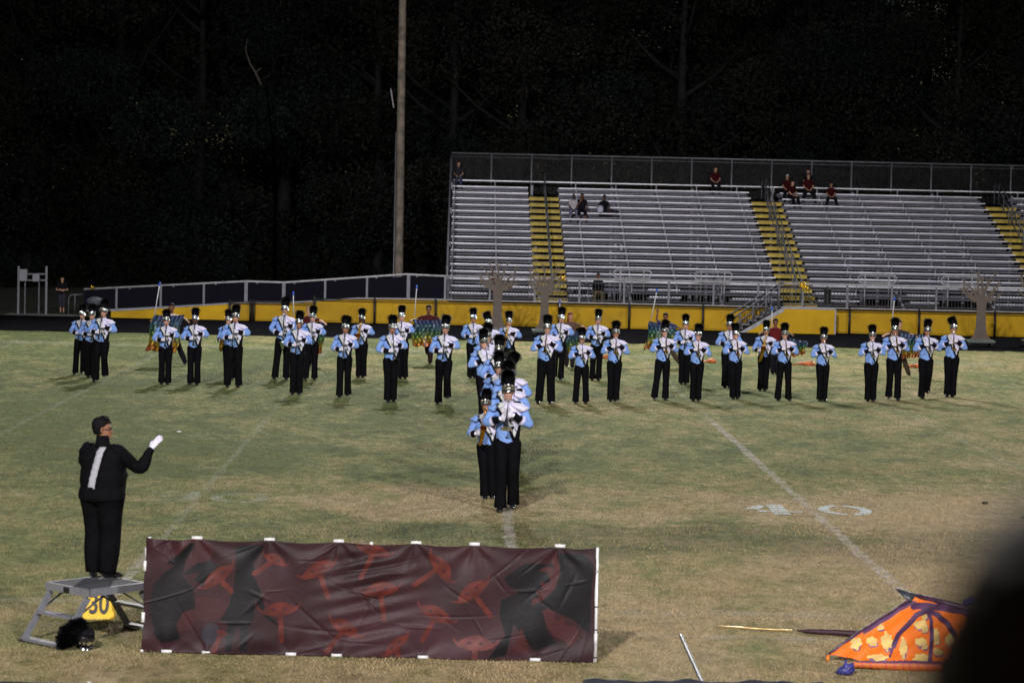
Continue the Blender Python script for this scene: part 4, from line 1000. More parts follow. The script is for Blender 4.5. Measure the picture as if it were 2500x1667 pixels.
ep = thing("electrical_panel", "grey electrical boxes mounted on a steel frame at the far left", "panel", tuple(ground(80, 767).xy)+(0,))
Y = ep.location.y+.0
for x in (46, 114): t = MB(); p = at(x, 650, Y); t.box((p.x, Y, p.z/2), (.075, .075, p.z)); pbuild("post", t, m_galv, ep)
t = MB(); 
for yy in (669, 684): a, b = at(46, yy, Y), at(114, yy, Y); t.bar(a, b, .04, .05)
for x, yy in ((61, 700), (95, 705)): p = at(x, yy, Y); t.sweep([(p.x, Y, 0), (p.x, Y, p.z+.5)], [.03]*2, 8)
pbuild("cross_rail", t, m_galv, ep)
m_box = mat("box_grey", (.22, .24, .27), .5, .2, noise=.2, nscale=6)
for x0, x1, y0, y1 in ((49, 67, 657, 686), (81, 97, 668, 687)):
    a, b = at(x0, y0, Y-.1), at(x1, y1, Y-.1); t = MB(); t.box(((a.x+b.x)/2, Y-.12, (a.z+b.z)/2), (b.x-a.x, .2, a.z-b.z)); o = pbuild("breaker_box", t, m_box, ep)
hr = thing("handrail", "short bent steel handrail at the bottom of the ramp", "handrail", tuple(ground(180, 766).xy)+(0,))
Y = hr.location.y; A_ = at(168, 719, Y); B_ = at(193, 718, Y)
t = MB(); t.sweep([(A_.x, Y, 0), (A_.x, Y, A_.z-.1), (A_.x+.1, Y, A_.z), (B_.x, Y, A_.z), (B_.x+.1, Y+1.2, A_.z)], [.028]*5, 8); t.sweep([(A_.x+.22, Y, .0), (A_.x+.22, Y, A_.z)], [.028]*2, 8); pbuild("tube", t, m_galv, hr, True)
a = ground(14, 767); b = ground(300, 770); struct(sheet("pavement", a.x, b.x, a.y-.6, a.y+.9, .004, mat("concrete", (.26, .26, .25), .8, noise=.25, nscale=2)))
dm = thing("covered_drum", "grey rounded cover on a short stem standing behind the far left trio", "equipment", tuple(ground(234, 778).xy)+(0,))
Y = dm.location.y; c = at(232, 735, Y); t = MB(); t.ball((c.x, Y, c.z), (.31, .25, .15), 16); t.ball((c.x, Y, c.z-.03), (.28, .24, .16), 14); v = t.verts(); t.set_verts(v+RNG.normal(0, .006, v.shape)); pbuild("cover", t, mat("tarp_grey", (.10, .11, .14), .6, noise=.4, nscale=14, bump=.6, bscale=18), dm, True)
t = MB(); t.sweep([(c.x+.05, Y, 0), (c.x+.05, Y, c.z-.05)], [.09, .07], 10); pbuild("stem", t, m_navy, dm, True)
for px, py, Y, lb in ((1372, 680, 93.5, "gold foil bow on the railing by the first aisle"), (1962, 700, 93.5, "gold foil bow on the railing above the stairs"), (226, 702, 93.4, "small gold foil bow at the low end of the ramp railing")):
    p = at(px, py, Y); t = MB(); big = px > 300
    for i in range(16 if big else 5):
        a = RNG.uniform(0, 6.28); r = RNG.uniform(.03, .16 if big else .08); q = p+Vector((math.cos(a)*r*(1.3 if px > 1900 else .7), RNG.uniform(-.04, .04), math.sin(a)*r)); t.ball(q, RNG.uniform(.025, .055), 8, R=Matrix.Rotation(a, 3, 'Y').to_4x4())
        t.sweep([p, (p+q)/2+Vector((0, -.03, .02)), q], [.014, .03, .012], 6)
    o = t.build("foil_bow", m_goldfoil, None, attr=False); tag(o, lb, "bow", "gold foil bows on the railings")
p = at(1045, 627, 160); t = MB(); t.ball(p, .09, 8); o = t.build("distant_lamp", mat("amber_lamp", (1, .35, .08), emit=5), None, attr=False); tag(o, "tiny orange lamp glowing far off in the woods", "lamp")
# drink bottles left on the top bench
for px in (1884, 1889):
    p = at(px, 449, YROW(14)); t = MB(); t.rings([(0, 0, 0, .035, .035, .035), (.16, 0, 0, .035, .035, .035), (.20, 0, 0, .014, .014, .014), (.23, 0, 0, .014, .014, .014)], 10); o = t.build("bottle", mat("clear_plastic", (.35, .37, .4), .2), None, attr=False); o.location = (p.x, p.y, ZROW(14)); tag(o, ("left" if px < 1886 else "right")+" one of two plastic bottles on the top bench by the middle aisle", "bottle", "bottles on the top bench")

# ------------------------------------------------------------------ plywood prop trees on carts
def prop_tree(px, py, ytop, wpx, flip, label, seed, cart=True):
    G = ground(px, py); Y = G.y; r = random.Random(seed); root = thing("prop_tree", label, "prop tree", (G.x, Y, 0), 0, "plywood tree props on wheeled carts")
    s = wpx/6400*Y; zt_ = at(px, ytop, Y).z; zc = .22
    T = MB()
    def seg(a, b, wa, wb, dy):
        a, b = Vector((a[0], a[1])), Vector((b[0], b[1])); d = (b-a).normalized(); n_ = Vector((-d.y, d.x))
        o = [a-n_*wa/2, b-n_*wb/2, b+d*wb*.3, b+n_*wb/2, a+n_*wa/2]; T.prism([(q.x, q.y) for q in o], .018, (0, dy, 0))
    hk = zc+(zt_-zc)*.55; tw = s*.24; bw = s*.62
    T.prism([(-bw/2, zc), (bw/2, zc), (bw*.30, zc+.16), (tw*.60, zc+.42), (tw*.5, hk*.8), (tw*.58, hk), (tw*.9, hk+.22), (-tw*.9, hk+.22), (-tw*.58, hk), (-tw*.5, hk*.8), (-tw*.60, zc+.42), (-bw*.30, zc+.16)], .02)
    nb = 0
    for i in range(9):
        f_ = (i/8-.5)*2; a0 = (f_*tw*.7, hk+.05+(1-abs(f_))*.12); ang = math.radians(90-f_*62+r.uniform(-8, 8)); L = (zt_-hk)*(.62+.25*(1-abs(f_)))*r.uniform(.85, 1.1)
        p = Vector(a0); w = tw*.34
        for sgm in range(3):
            q = p+Vector((math.cos(ang), math.sin(ang)))*L/2.4; q.x = max(-s*.52, min(s*.52, q.x)); q.y = min(q.y, zt_); nb += 1
            seg(p, q, w, w*.68, .003*((nb % 7)-3))
            for tw_ in range(2):
                a2 = ang+r.choice((-1, 1))*r.uniform(.5, 1.0); q2 = p.lerp(q, r.uniform(.4, 1))+Vector((math.cos(a2), math.sin(a2)))*L*.26; nb += 1; seg(p.lerp(q, .6), q2, w*.55, w*.2, .003*((nb % 7)-3))
            p = q; w *= .66; ang += r.uniform(-.35, .35)+(.12 if f_ > 0 else -.12)*-1
    o = T.build("trunk_and_branches", m_ply, root, smooth=False, attr=False)
    if cart:
        C = MB(); C.box((0, .12, .19), (bw*1.25, .6, .04)); C.box((0, -.18, .17), (bw*1.25, .03, .07)); C.build("platform", mat("cart_deck", (.10, .13, .11), .6, noise=.3, nscale=6), root, smooth=False, attr=False)
        for sx in (-1, 1):
            for yy in (-.1, .34):
                W = MB(); W.sweep([(sx*bw*.5-.025, yy, .085), (sx*bw*.5+.025, yy, .085)], [.08, .08], 14); w_ = W.build("wheel", m_rubber, root, attr=False)
                Hh = MB(); Hh.sweep([(sx*bw*.5-.03, yy, .085), (sx*bw*.5+.03, yy, .085)], [.035, .035], 10); Hh.build("wheel_hub", m_galv, w_, attr=False)
        Bc = MB(); Bc.bar((0, .02, 1.0), (0, .36, .21), .05, .04); Bc.build("brace", m_ply, root, attr=False)
    return root
prop_tree(1213, 817, 638, 82, 1, "brown plywood tree prop nearest the left end of the grandstand", 3)
prop_tree(1328, 820, 645, 76, 1, "brown plywood tree prop in front of the first yellow aisle", 5)
prop_tree(2393, 846, 667, 88, -1, "brown plywood tree prop on a cart right of the band line", 8)
prop_tree(2532, 846, 660, 88, -1, "brown plywood tree prop mostly cut off by the right edge", 11)

# ------------------------------------------------------------------ the podium, drum major, marker and hat
Pz = .57
cL, cF, cR = ground(137, 1420, Pz), ground(212, 1443, Pz), ground(333, 1421, Pz)
ctr = (cL+cR)/2; half = (cR-cL).length/2*.97; yaw = math.atan2((cR-cL).y, (cR-cL).x)
pod = thing("podium", "grey aluminium folding step platform standing on the grass at left", "platform", (ctr.x, ctr.y, 0), rad(47))
ax, ay = .365, .325
m_alu2 = mat("podium_aluminium", (.27, .28, .31), .4, .4, noise=.15, nscale=14)
t = MB()
for (x, y, sx, sy) in ((0, -ay, 2*ax, .03), (0, ay, 2*ax, .03), (-ax, 0, .03, 2*ay+.03), (ax, 0, .03, 2*ay+.03)): t.box((x, y, Pz-.038), (sx, sy, .076))
t.build("platform_frame", m_alu2, pod, smooth=False, attr=False)
t = MB(); t.box((0, 0, Pz-.012), (2*ax-.028, 2*ay-.028, .016)); t.build("platform_mat", mat("rubber_mat", (.045, .048, .055), .8, noise=.3, nscale=30, bump=.5, bscale=120), pod, smooth=False, attr=False)
t = MB(); t.box((-ax-.017, .0, Pz-.045), (.006, .09, .06)); t.build("label_plate", m_blackmetal, pod, smooth=False, attr=False)
def ladder(sg):
    L = MB(); sp = .31
    tops = [(sg*(ax-.02), -ay+.03, Pz-.09), (sg*(ax-.02), ay-.03, Pz-.09)]; feet = [(sg*(ax+sp), -ay+.03, .02), (sg*(ax+sp), ay-.03, .02)]
    for a, b in zip(tops, feet): L.bar(a, b, .065, .028, up=(0, 1, 0))
    L.build("leg_frame", m_alu2, pod, smooth=False, attr=False)
    for q in (.42, .97):
        S = MB(); p = [Vector(a).lerp(Vector(b), q) for a, b in zip(tops, feet)]; S.box((p[0]+p[1])/2, (.09, 2*ay-.08, .03)); S.build("rung", m_alu2, pod, smooth=False, attr=False)
    for a, b in zip(tops, feet):
        S = MB(); p = Vector(a).lerp(Vector(b), .45); S.bar(p+Vector((0, .02, 0)), (sg*ax*.35, p.y+.02, Pz-.09), .02, .012); S.build("brace", m_galv, pod, smooth=False, attr=False)
        S = MB(); S.box((b[0], b[1], .015), (.10, .06, .03)); S.build("foot_cap", m_rubber, pod, smooth=False, attr=False)
ladder(-1); ladder(1)

# yard marker with its number
mk = ground(243, 1506); mw = (ground(281, 1504)-ground(205, 1504)).length
mkr = thing("yard_marker", "yellow foam yard marker reading 30 behind the podium", "marker", (mk.x, mk.y, 0), rad(2))
m_foam = mat("yellow_foam", (.75, .47, .012), .6, noise=.1, nscale=12, bump=.2, bscale=80)
t = MB(); hh = .30; w0, w1 = mw/2, mw/2*.94; t.add([(-w0, -.14, 0), (w0, -.14, 0), (w1, -.03, hh), (-w1, -.03, hh), (-w0, .14, 0), (w0, .14, 0), (w1, .03, hh), (-w1, .03, hh)], [(0, 1, 2, 3), (5, 4, 7, 6), (3, 2, 6, 7), (0, 3, 7, 4), (1, 5, 6, 2), (0, 4, 5, 1)]); t.build("foam_wedge", m_foam, mkr, smooth=False, attr=False)
def text_on(par, s, size, Mx, m, name="lettering", squash=.72):
    cu = bpy.data.curves.new(name, 'FONT'); cu.body = s; cu.size = size; cu.align_x = 'CENTER'; cu.align_y = 'CENTER'; cu.extrude = .002; cu.offset = size*.018
    o = bpy.data.objects.new("tmp", cu); COL.objects.link(o); dg = bpy.context.evaluated_depsgraph_get(); me = bpy.data.meshes.new_from_object(o.evaluated_get(dg)); bpy.data.objects.remove(o)
    me.transform(Mx @ Matrix.Diagonal((squash, 1, 1, 1))); return link(name, me, m, par)
al = math.atan2(.11, hh)
text_on(mkr, "30", .30, Matrix.Translation((0, -.098, .15)) @ Matrix.Rotation(rad(90)-al, 4, 'X'), mat("black_paint", (.01, .01, .01), .6))

# plumed hat resting on the grass
hp = ground(200, 1588); hat = thing("plumed_hat", "black plumed hat with chrome trim lying on the grass below the podium", "hat", (hp.x, hp.y+.1, .06), rad(35))
Mh_ = Matrix.Rotation(rad(18), 4, 'X')
ho = raw("shako", SHAKO[0], hat, Mh_); gd = MB(); gd.ball((0, -.0, .07), (.105, .12, .085), 20); gd.xform(Mh_); gd.build("hat_shell", m_shoe, hat, attr=False); raw("visor", SHAKO[1], hat, Mh_); raw("hat_badge", SHAKO[3], hat, Mh_)
for i, (dx, an, sc) in enumerate(((-.05, -78, .95), (0, -55, .9), (.0, -20, .75), (-.04, -100, .95), (-.09, -95, .9))):
    raw("plume", PLUMES[i % 4], hat, Matrix.Translation((dx, -.0, .09-.03*(i > 3))) @ Matrix.Rotation(rad(an), 4, 'Y') @ Matrix.Scale(sc, 4))
for ch in hat.children: pass

# drum major conducting
cg = ground(247, 1409, Pz); cs = 1.0
htop = at(262, 1018, cg.y).z-Pz; cs = htop/1.765
cd = thing("person", "heavyset conductor in black uniform with silver back sash, seen from behind on the podium", "person", (cg.x, cg.y, Pz), rad(180-27))
cd.scale = (cs, cs, cs)
Mh = Matrix.Translation((.02, -.02, 1.515)) @ Matrix.Rotation(rad(-52), 4, 'Z')
toL = cd.matrix_basis if False else (Matrix.Translation(cd.location) @ cd.rotation_euler.to_matrix().to_4x4() @ Matrix.Scale(cs, 4)).inverted()
hw = toL @ at(370, 1093, cg.y+.12); he = toL @ at(343, 1149, cg.y+.02)
le = toL @ at(203, 1128, cg.y+.12); lw = le+Vector((-.10, -.27, .05))
hd_ = (toL @ at(389, 1068, cg.y+.14)-hw).normalized()
P = dict(arms={'L': ((-.20, 0, 1.40), he, hw, hd_, (-.1, -.8, -.3)), 'R': ((.20, 0, 1.40), le, lw, (-.5, -.7, .3), (-.3, 0, -1))},
         legs={'L': (Vector((-.10, 0, .9)), Vector((-.10, -.03, .49)), Vector((-.085, .0, .09))), 'R': (Vector((.10, 0, .9)), Vector((.11, -.03, .49)), Vector((.10, .0, .09)))}, curl=.28, belly=1.25, hemk=.90, thumb={'L': 1, 'R': -1})
me = body_mesh(P, 1.55, (.30, .145, .085), HAIRS['black'], Mh, .008); link("body", me, m_skin, cd)
cj = lambda v: np.tile(np.array([.0032, .0032, .0042]), (len(v), 1))
make_jacket("jacket", P, m_cloth, cd, 1.66, 3.3, colorfn=cj, sleeve=dict(col=(.0032, .0032, .0042), slim=.92), wings=False, zb=.84, hem=.0)
cl = MB(); cl.rings([(1.45, 0, 0, .10, .09, .10), (1.50, .004, .0, .076, .072, .074), (1.555, .010, -.004, .070, .068, .068), (1.565, .010, -.004, .064, .062, .062)], 24, m=10); cl.build('collar', m_black, cd, attr=False)
make_legs("trousers", P, m_black, cd, 1.62, top=.98, belly=1.15, hem=.088)
make_shoe(cd, P['legs']['L'][2], rad(-28)); make_shoe(cd, P['legs']['R'][2], rad(15))
for s_ in 'LR':
    S, E, W, D, N = P['arms'][s_]; gl = MB(); hand(gl, W, D, N, P['thumb'][s_], .30, 1.14); W, E = Vector(W), Vector(E); d = (W-E).normalized(); gl.sweep([W-d*.05, W-d*.02, W+d*.01], [.038, .036, .032], 12); gl.build("glove", m_glove, cd)
hair_part(cd, Mh, HAIRS['black'], 'fringe')
gls = MB()
for s_ in (-1, 1):
    pts = [(s_*.034+math.cos(a)*.024, -.094, .117+math.sin(a)*.017) for a in np.linspace(0, 6.283, 15)]; gls.sweep(pts, [.0022]*15, 5, up=(0, 1, 0), cap=False)
    gls.sweep([(s_*.058, -.092, .120), (s_*.076, -.05, .122), (s_*.082, .015, .120)], [.003]*3, 5)
gls.sweep([(-.010, -.095, .120), (.010, -.095, .120)], [.002]*2, 5); gls.xform(Mh); gls.build("glasses", m_ebony, cd)
# sash hanging down the back from the right shoulder
sm = MB(); n = 26; vs = []
for i in range(n):
    q = i/(n-1); z = 1.452-q*.46; xm = -.085+.095*q**1.1; w = .043; 
    yb = float(np.interp(z, [.93, 1.1, 1.2, 1.31, 1.39, 1.435, 1.47], [.190, .200, .190, .172, .160, .128, .085]))+.012
    for e in (-1, -.33, .33, 1):
        zz = z+(.035*(1-abs(e)) if i == n-1 else 0); vs.append((xm+e*w, yb+.004*math.sin(q*40+e*3), zz))
sm.add(vs, [(i*4+j, i*4+j+1, (i+1)*4+j+1, (i+1)*4+j) for i in range(n-1) for j in range(3)]); o = sm.build("sash", mat("silver_sequins", (.72, .74, .80), .38, .35, noise=.6, nscale=130, bump=.9, bscale=160), cd, attr=False)
md = o.modifiers.new("t", 'SOLIDIFY'); md.thickness = .006
ep_ = MB()
for s_ in (-1, 1): ep_.sweep([(s_*.09, .02, 1.478), (s_*.20, .01, 1.462), (s_*.245, .0, 1.43)], [(.035, .008), (.04, .009), (.03, .006)], 12)
ep_.build("epaulette", m_black, cd, attr=False)
ep_ = MB(); 
for x in (.10, .135, .06): ep_.ball((x, .06, 1.480), (.010, .008, .006), 8)
ep_.build("shoulder_button", m_silver, cd, attr=False)

# ------------------------------------------------------------------ the printed banner
bBL, bBR = ground(346, 1593), ground(1450, 1618); Wb = (bBR-bBL).length; byaw = math.atan2(bBR.y-bBL.y, bBR.x-bBL.x)
tilt_b = rad(10); Hb = None
n_ = Vector((0, -1, 0))
zTL = at(363, 1310, bBL.y+.2).z; Hb = zTL/math.cos(tilt_b)*.985
ban = thing("banner", "wide dark maroon vinyl banner with orange winged seed shapes clipped to a white pipe frame", "banner", (bBL.x, bBL.y, 0), byaw)
CX0, SY = 50.0, 582.0
def px2uv(x, y): u = (x-50)/2258.0; return u, (y-(60+50*u))/582.0
GLY = [((335, 330), (500, 190), (488, 335), .45), ((630, 140), (765, 205), (600, 245), .5), ((820, 270), (1015, 175), (975, 365), .42), ((1130, 340), (1345, 310), (1250, 475), .5), ((1465, 120), (1595, 300), (1405, 300), .42),
       ((1605, 400), (1785, 265), (1785, 460), .5), ((625, 440), (835, 415), (745, 585), .55), ((970, 465), (1150, 575), (975, 640), .5), ((1415, 400), (1610, 500), (1450, 580), .5), ((1600, 595), (1830, 605), (1715, 690), .9),
       ((1255, 668), (1385, 545), (1340, 705), .5), ((1100, 95), (1290, 150), (1135, 262), .6), ((410, 535), (480, 555), (410, 645), .5)]
DARK = [[(110, 560), (75, 420), (100, 300), (150, 240), (200, 200), (150, 195), (205, 150), (270, 85), (300, 90), (250, 180), (240, 260), (300, 320), (310, 420), (250, 440), (215, 500), (240, 580), (150, 600)],
        [(240, 250), (310, 190), (380, 180), (425, 215), (400, 270), (340, 300), (300, 275), (330, 240)],
        [(490, 110), (540, 90), (640, 95), (630, 130), (590, 190), (605, 270), (640, 340), (660, 440), (760, 535), (750, 540), (650, 460), (610, 380), (600, 480), (575, 520), (575, 640), (545, 640), (535, 520), (512, 520), (500, 640), (470, 640), (470, 500), (435, 480), (480, 400), (500, 300), (505, 190)],
        [(1870, 250), (1950, 190), (2090, 200), (2120, 140), (2240, 130), (2295, 200), (2285, 560), (2200, 480), (2100, 430), (2060, 520), (2120, 600), (2010, 640), (1950, 560), (1900, 500), (1870, 660), (1780, 680), (1860, 560), (1830, 460), (1840, 380), (1930, 340), (1870, 300), (1850, 270)]]
MARO = [[(2080, 170), (2110, 140), (2130, 230), (2110, 320), (2050, 380), (1990, 410), (2000, 370), (2030, 365), (2010, 330), (2050, 330), (2030, 290), (2085, 290), (2070, 240), (2020, 230), (2060, 205), (2100, 220)],
        [(2045, 430), (2075, 420), (2105, 440), (2110, 480), (2150, 470), (2160, 510), (2210, 510), (2230, 560), (2190, 620), (2150, 580), (2100, 560), (2060, 500)], [(1900, 620), (1940, 520), (1975, 600), (1985, 650), (1910, 640)]]
def banner_paint(U, V):
    """printed pattern in banner coordinates (u right, v down)"""
    x = 50+2258*U; y = 60+50*U+582*V
    c = np.tile(np.array([.058, .026, .030]), (len(U), 1))
    m = (np.sin(x*.006+1)*np.sin(y*.011+x*.002)+.5*np.sin(x*.017-y*.01)); c *= (1+.22*m)[:, None]
    pale = np.exp(-(((x-1500)/420)**2+((y-560)/150)**2)); c += pale[:, None]*np.array([.035, .022, .028])
    dk = np.array([.016, .018, .020]); mr = np.array([.10, .035, .036]); org = np.array([.215, .050, .032])
    for p in DARK: c[inpoly(x, y, p)] = dk*1.0
    for ang in ((290, 130, 95, 70), (340, 420, 150, 60), (240, 480, 60, 60)):
        cx_, cy_, rx, ry = ang; e = ((x-cx_)/rx)**2+((y-cy_)/ry)**2 < 1; free = e & (c[:, 0] > .02); c[free] = c[free]*.45+mr*.55
    for p in MARO: c[inpoly(x, y, p)] = mr
    g2 = ((x-390)/45)**2+((y-550)/55)**2 < 1; c[g2] = (.06, .06, .075)
    for A_, B_, S_, sc in GLY:
        A_, B_, S_ = map(lambda q: np.array(q, float), (A_, B_, S_)); mid = (A_+B_)/2; d = B_-A_; L = np.hypot(*d); d /= L; nn = np.array([-d[1], d[0]])
        if nn.dot(S_-mid) > 0: nn = -nn   # bulge away from the stem
        uu = ((x-mid[0])*d[0]+(y-mid[1])*d[1])/(L/2); vv = ((x-mid[0])*nn[0]+(y-mid[1])*nn[1])/(L/2)
        top = .36*(1-(uu*1.22)**2); bot = -.26*(1-(uu*1.0)**2)+.0
        body = (np.abs(uu) < .80) & (vv < top) & (vv > bot-.04)
        arc = (np.abs(uu) < 1.0) & (np.abs(vv-(-.20+.42*uu**4*.6+.12*uu**2)) < .065+.0*uu)
        dist, tt = segdist(x, y, tuple(mid-nn*L*.02), tuple(S_)); stem = dist < 13*(1 if sc < .8 else 1.1)
        g_ = body | arc | stem
        hole = np.zeros_like(g_)
        for s_ in (-.28, .24): hole |= ((uu-s_)/.095)**2+((vv-.02)/.07)**2 < 1
        cc_ = org if sc < .8 else np.array([.30, .10, .085]); mo_ = (.80+.25*np.sin(x*.045)*np.sin(y*.06+x*.02))[g_][:, None]; c[g_] = cc_*mo_*.85+c[g_]*.25; c[g_ & hole & ~arc] = (.085, .032, .034)
    return c
nu, nv = 900, 240; uu, vv = np.meshgrid(np.linspace(0, 1, nu), np.linspace(0, 1, nv)); U, V = uu.ravel(), vv.ravel()
CLT = [.113, .274, .428, .600, .730, .920]; CLB = [.055, .145, .330, .431, .622, .870]
def fold(U, V):
    h = .010*np.sin(U*23+V*2)*np.sin(V*5+U*4)+.003*np.sin(U*31+V*9)
    for uc in CLT:
        dx = (U-uc)*Wb; r = np.hypot(dx, V*1.2+.03); th = np.arctan2(dx, V*1.2+.03); h += .013*np.exp(-r/.45)*np.cos(th*7)*np.clip(V*9, 0, 1)
    for uc in CLB:
        dx = (U-uc)*Wb; vb = (1-V)*1.2+.03; r = np.hypot(dx, vb); th = np.arctan2(dx, vb); h += .010*np.exp(-r/.30)*np.cos(th*6)*np.clip((1-V)*9, 0, 1)
    rc = np.random.default_rng(5)
    for _ in range(46):      # short creases at random places and angles
        u0, v0, a_ = rc.uniform(0, 1), rc.uniform(0, 1), rc.normal(0, .8); L_, w_ = rc.uniform(.08, .30), rc.uniform(.008, .022)
        px_, pz_ = (U-u0)*Wb, (V-v0)*1.2; q_ = px_*math.cos(a_)+pz_*math.sin(a_); r_ = -px_*math.sin(a_)+pz_*math.cos(a_)+.15*q_*q_
        h += rc.choice((-1, 1))*rc.uniform(.003, .0075)*np.exp(-(q_/L_)**2-(r_/w_)**2)
    xg = (U-.50)*Wb
    h += .012*np.exp(-(xg/.38)**2)*np.sin(V*46+xg*9)*np.clip(V*5, 0, 1)*(1-.5*V)       # creased centre
    h += .035*np.exp(-((U-.04)/.05)**2-((V-.06)/.10)**2)*np.sin(U*90)
    h += .018*np.sin((U*1.3+V*.5)*19)*np.exp(-((V-.95)/.12)**2)
    return h
dz = fold(U, V); sag = .022*np.abs(np.sin((np.interp(U, [0]+CLT+[1], range(8)))*np.pi))*np.clip(1-V*6, 0, 1)
X_ = U*Wb+.006*np.sin(V*11); Zl = (1-V)*Hb-sag+.012
vb_ = np.stack([X_, Zl*math.sin(tilt_b)-dz, Zl*math.cos(tilt_b)], 1)
B = MB(); F = [(j*nu+i, (j+1)*nu+i, (j+1)*nu+i+1, j*nu+i+1) for j in range(nv-1) for i in range(nu-1)]
B.add(vb_, F, banner_paint(U, V)*np.array([.52, .46, .46])); o = B.build("vinyl_sheet", m_vinyl, ban); md = o.modifiers.new("t", 'SOLIDIFY'); md.thickness = .003; md.offset = 1
st_, ct_ = math.sin(tilt_b), math.cos(tilt_b)
def bp(u, v, o_=0.045): z = (1-v)*Hb+.012; return (u*Wb, z*st_+o_, z*ct_)
t = MB(); 
for a, b in ((bp(.004, .045, .05), bp(.996, .045, .05)), (bp(0, .995), bp(1, .995)), (bp(.006, 0), bp(.006, 1)), (bp(1.003, 0, 0), bp(1.003, 1, 0)), (bp(.5, 0), bp(.5, 1))): t.sweep([a, b], [.015, .015], 10, up=(0, 1, .3))
t.build("pipe_frame", m_pvc, ban, attr=False)
t = MB()
for u in (0, .5, 1): t.sweep([bp(u, .1), (u*Wb, .85, .02)], [.016, .016], 8); t.sweep([(u*Wb, .0, .018), (u*Wb, .85, .018)], [.016, .016], 8)
t.build("prop_legs", m_pvc, ban, attr=False)
for u in CLT: t = MB(); t.sweep([Vector(bp(u-.0115, 0, .01))+Vector((0, 0, .004)), Vector(bp(u+.0115, 0, .01))+Vector((0, 0, .004))], [.018]*2, 10); t.build("clip", m_pvc, ban, attr=False)
for u in CLB: t = MB(); t.sweep([Vector(bp(u-.0115, 1, .0))+Vector((0, -.0, .008)), Vector(bp(u+.0115, 1, .0))+Vector((0, -.0, .008))], [.018]*2, 10); t.build("clip", m_pvc, ban, attr=False)
for u, v in ((0, .25), (0, .70), (1.003, .18), (1.003, .80)): t = MB(); t.sweep([bp(u, v-.045, .0), bp(u, v+.045, .0)], [.018]*2, 10, up=(0, 1, 0)); t.build("clip", m_pvc, ban, attr=False)
for v in (.52, .72, .96): t = MB(); t.sweep([bp(1.003, v-.005, 0), bp(1.003, v+.005, 0)], [.020]*2, 10, up=(0, 1, 0)); t.build("strap", m_blackmetal, ban, attr=False)

# ------------------------------------------------------------------ orange wing prop and things lying at lower right
WO = lambda x, y: (2000+x/5.6, 1400+y/5.6)
p0 = ground(*WO(900, 1225)); nrm = Vector((.0, -1, 1.1)).normalized()
def wp(x, y, off=0.0): q = on_plane(*WO(x, y), p0, nrm); return q+nrm*off
wing_out = [(110, 1110), (300, 960), (450, 860), (640, 740), (850, 610), (1060, 470), (1230, 365), (1330, 300), (1480, 345), (1900, 450), (2350, 620), (2500, 900), (2300, 1240), (1600, 1222), (950, 1228), (560, 1180), (170, 1105)]
n1, n2 = 330, 160
gx, gy = np.meshgrid(np.linspace(100, 2500, n1), np.linspace(290, 1245, n2)); gx, gy = gx.ravel(), gy.ravel()
ins = inpoly(gx, gy, wing_out)
ORG, PUR, YEL = np.array([.80, .17, .012]), np.array([.085, .035, .085]), np.array([.72, .50, .16])
c = np.tile(ORG, (len(gx), 1))
spots = [((500, 950), 75, 80), ((720, 920), 75, 62), ((930, 930), 80, 120), ((1150, 1010), 50, 130), ((1380, 690), 95, 62), ((1440, 740), 50, 60), ((1600, 860), 45, 120), ((1380, 930), 80, 55), ((1440, 980), 40, 50), ((1400, 1150), 120, 60), ((1620, 1065), 75, 48), ((800, 1140), 140, 40), ((840, 730), 45, 45), ((1780, 900), 60, 75), ((1440, 590), 35, 45)]
nz = np.sin(gx*.045+gy*.03)*np.sin(gy*.06-gx*.02)
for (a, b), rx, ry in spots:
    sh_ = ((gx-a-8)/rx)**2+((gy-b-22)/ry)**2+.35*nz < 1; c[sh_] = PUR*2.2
for (a, b), rx, ry in spots:
    e = ((gx-a)/rx)**2+((gy-b)/ry)**2+.45*nz < 1; c[e] = YEL*(1+.2*np.sin(gx[e]*.018+gy[e]*.03))[:, None]
def veins(pts, w0, w1):
    for (a, b) in zip(pts[:-1], pts[1:]):
        dist, tt = segdist(gx, gy, a, b); c[dist < w0] = PUR*(1+.35*np.sin(gx[dist < w0]*.02+gy[dist < w0]*.025))[:, None]
veins([(1480, 500), (1330, 560), (1210, 700), (1080, 830), (1020, 980)], 34, 20); veins([(1020, 980), (965, 1130)], 15, 5)
veins([(1480, 500), (1530, 650), (1535, 900), (1510, 1170)], 27, 20); veins([(1480, 500), (1620, 560), (1760, 700), (1850, 850)], 36, 30)
edge = np.full(len(gx), 1e9)
for a, b in zip(wing_out[:7], wing_out[1:8]): edge = np.minimum(edge, segdist(gx, gy, a, b)[0])
c[(edge < 62) & (gx > 600) & (gy > 370)] = PUR*1.15; c[(edge < 30) & (gx <= 600) & (gx > 200)] = PUR
veins([(1300, 440), (1600, 450), (1950, 500), (2300, 640)], 50, 40)
W_ = MB(); pts3 = np.array([list(wp(a, b)) for a, b in zip(gx, gy)]); hgt = .012*np.sin(gx*.02+gy*.011)*np.sin(gy*.017)+.002*np.sin(gx*.03)
pts3 += np.array(nrm)[None]*hgt[:, None]
idx = np.arange(len(gx)).reshape(n2, n1); F = []
insg = ins.reshape(n2, n1)
for j in range(n2-1):
    for i in range(n1-1):
        if insg[j, i] and insg[j+1, i] and insg[j, i+1] and insg[j+1, i+1]: F.append((idx[j, i], idx[j+1, i], idx[j+1, i+1], idx[j, i+1]))
wing = thing("wing_prop", "orange butterfly wing prop with purple veins and yellow spots lying at lower right", "prop", (p0.x, p0.y, 0))
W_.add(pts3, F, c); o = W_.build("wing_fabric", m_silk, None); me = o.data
bm = bmesh.new(); bm.from_mesh(me); bmesh.ops.delete(bm, geom=[v for v in bm.verts if not v.link_faces], context='VERTS'); bm.to_mesh(me); bm.free()
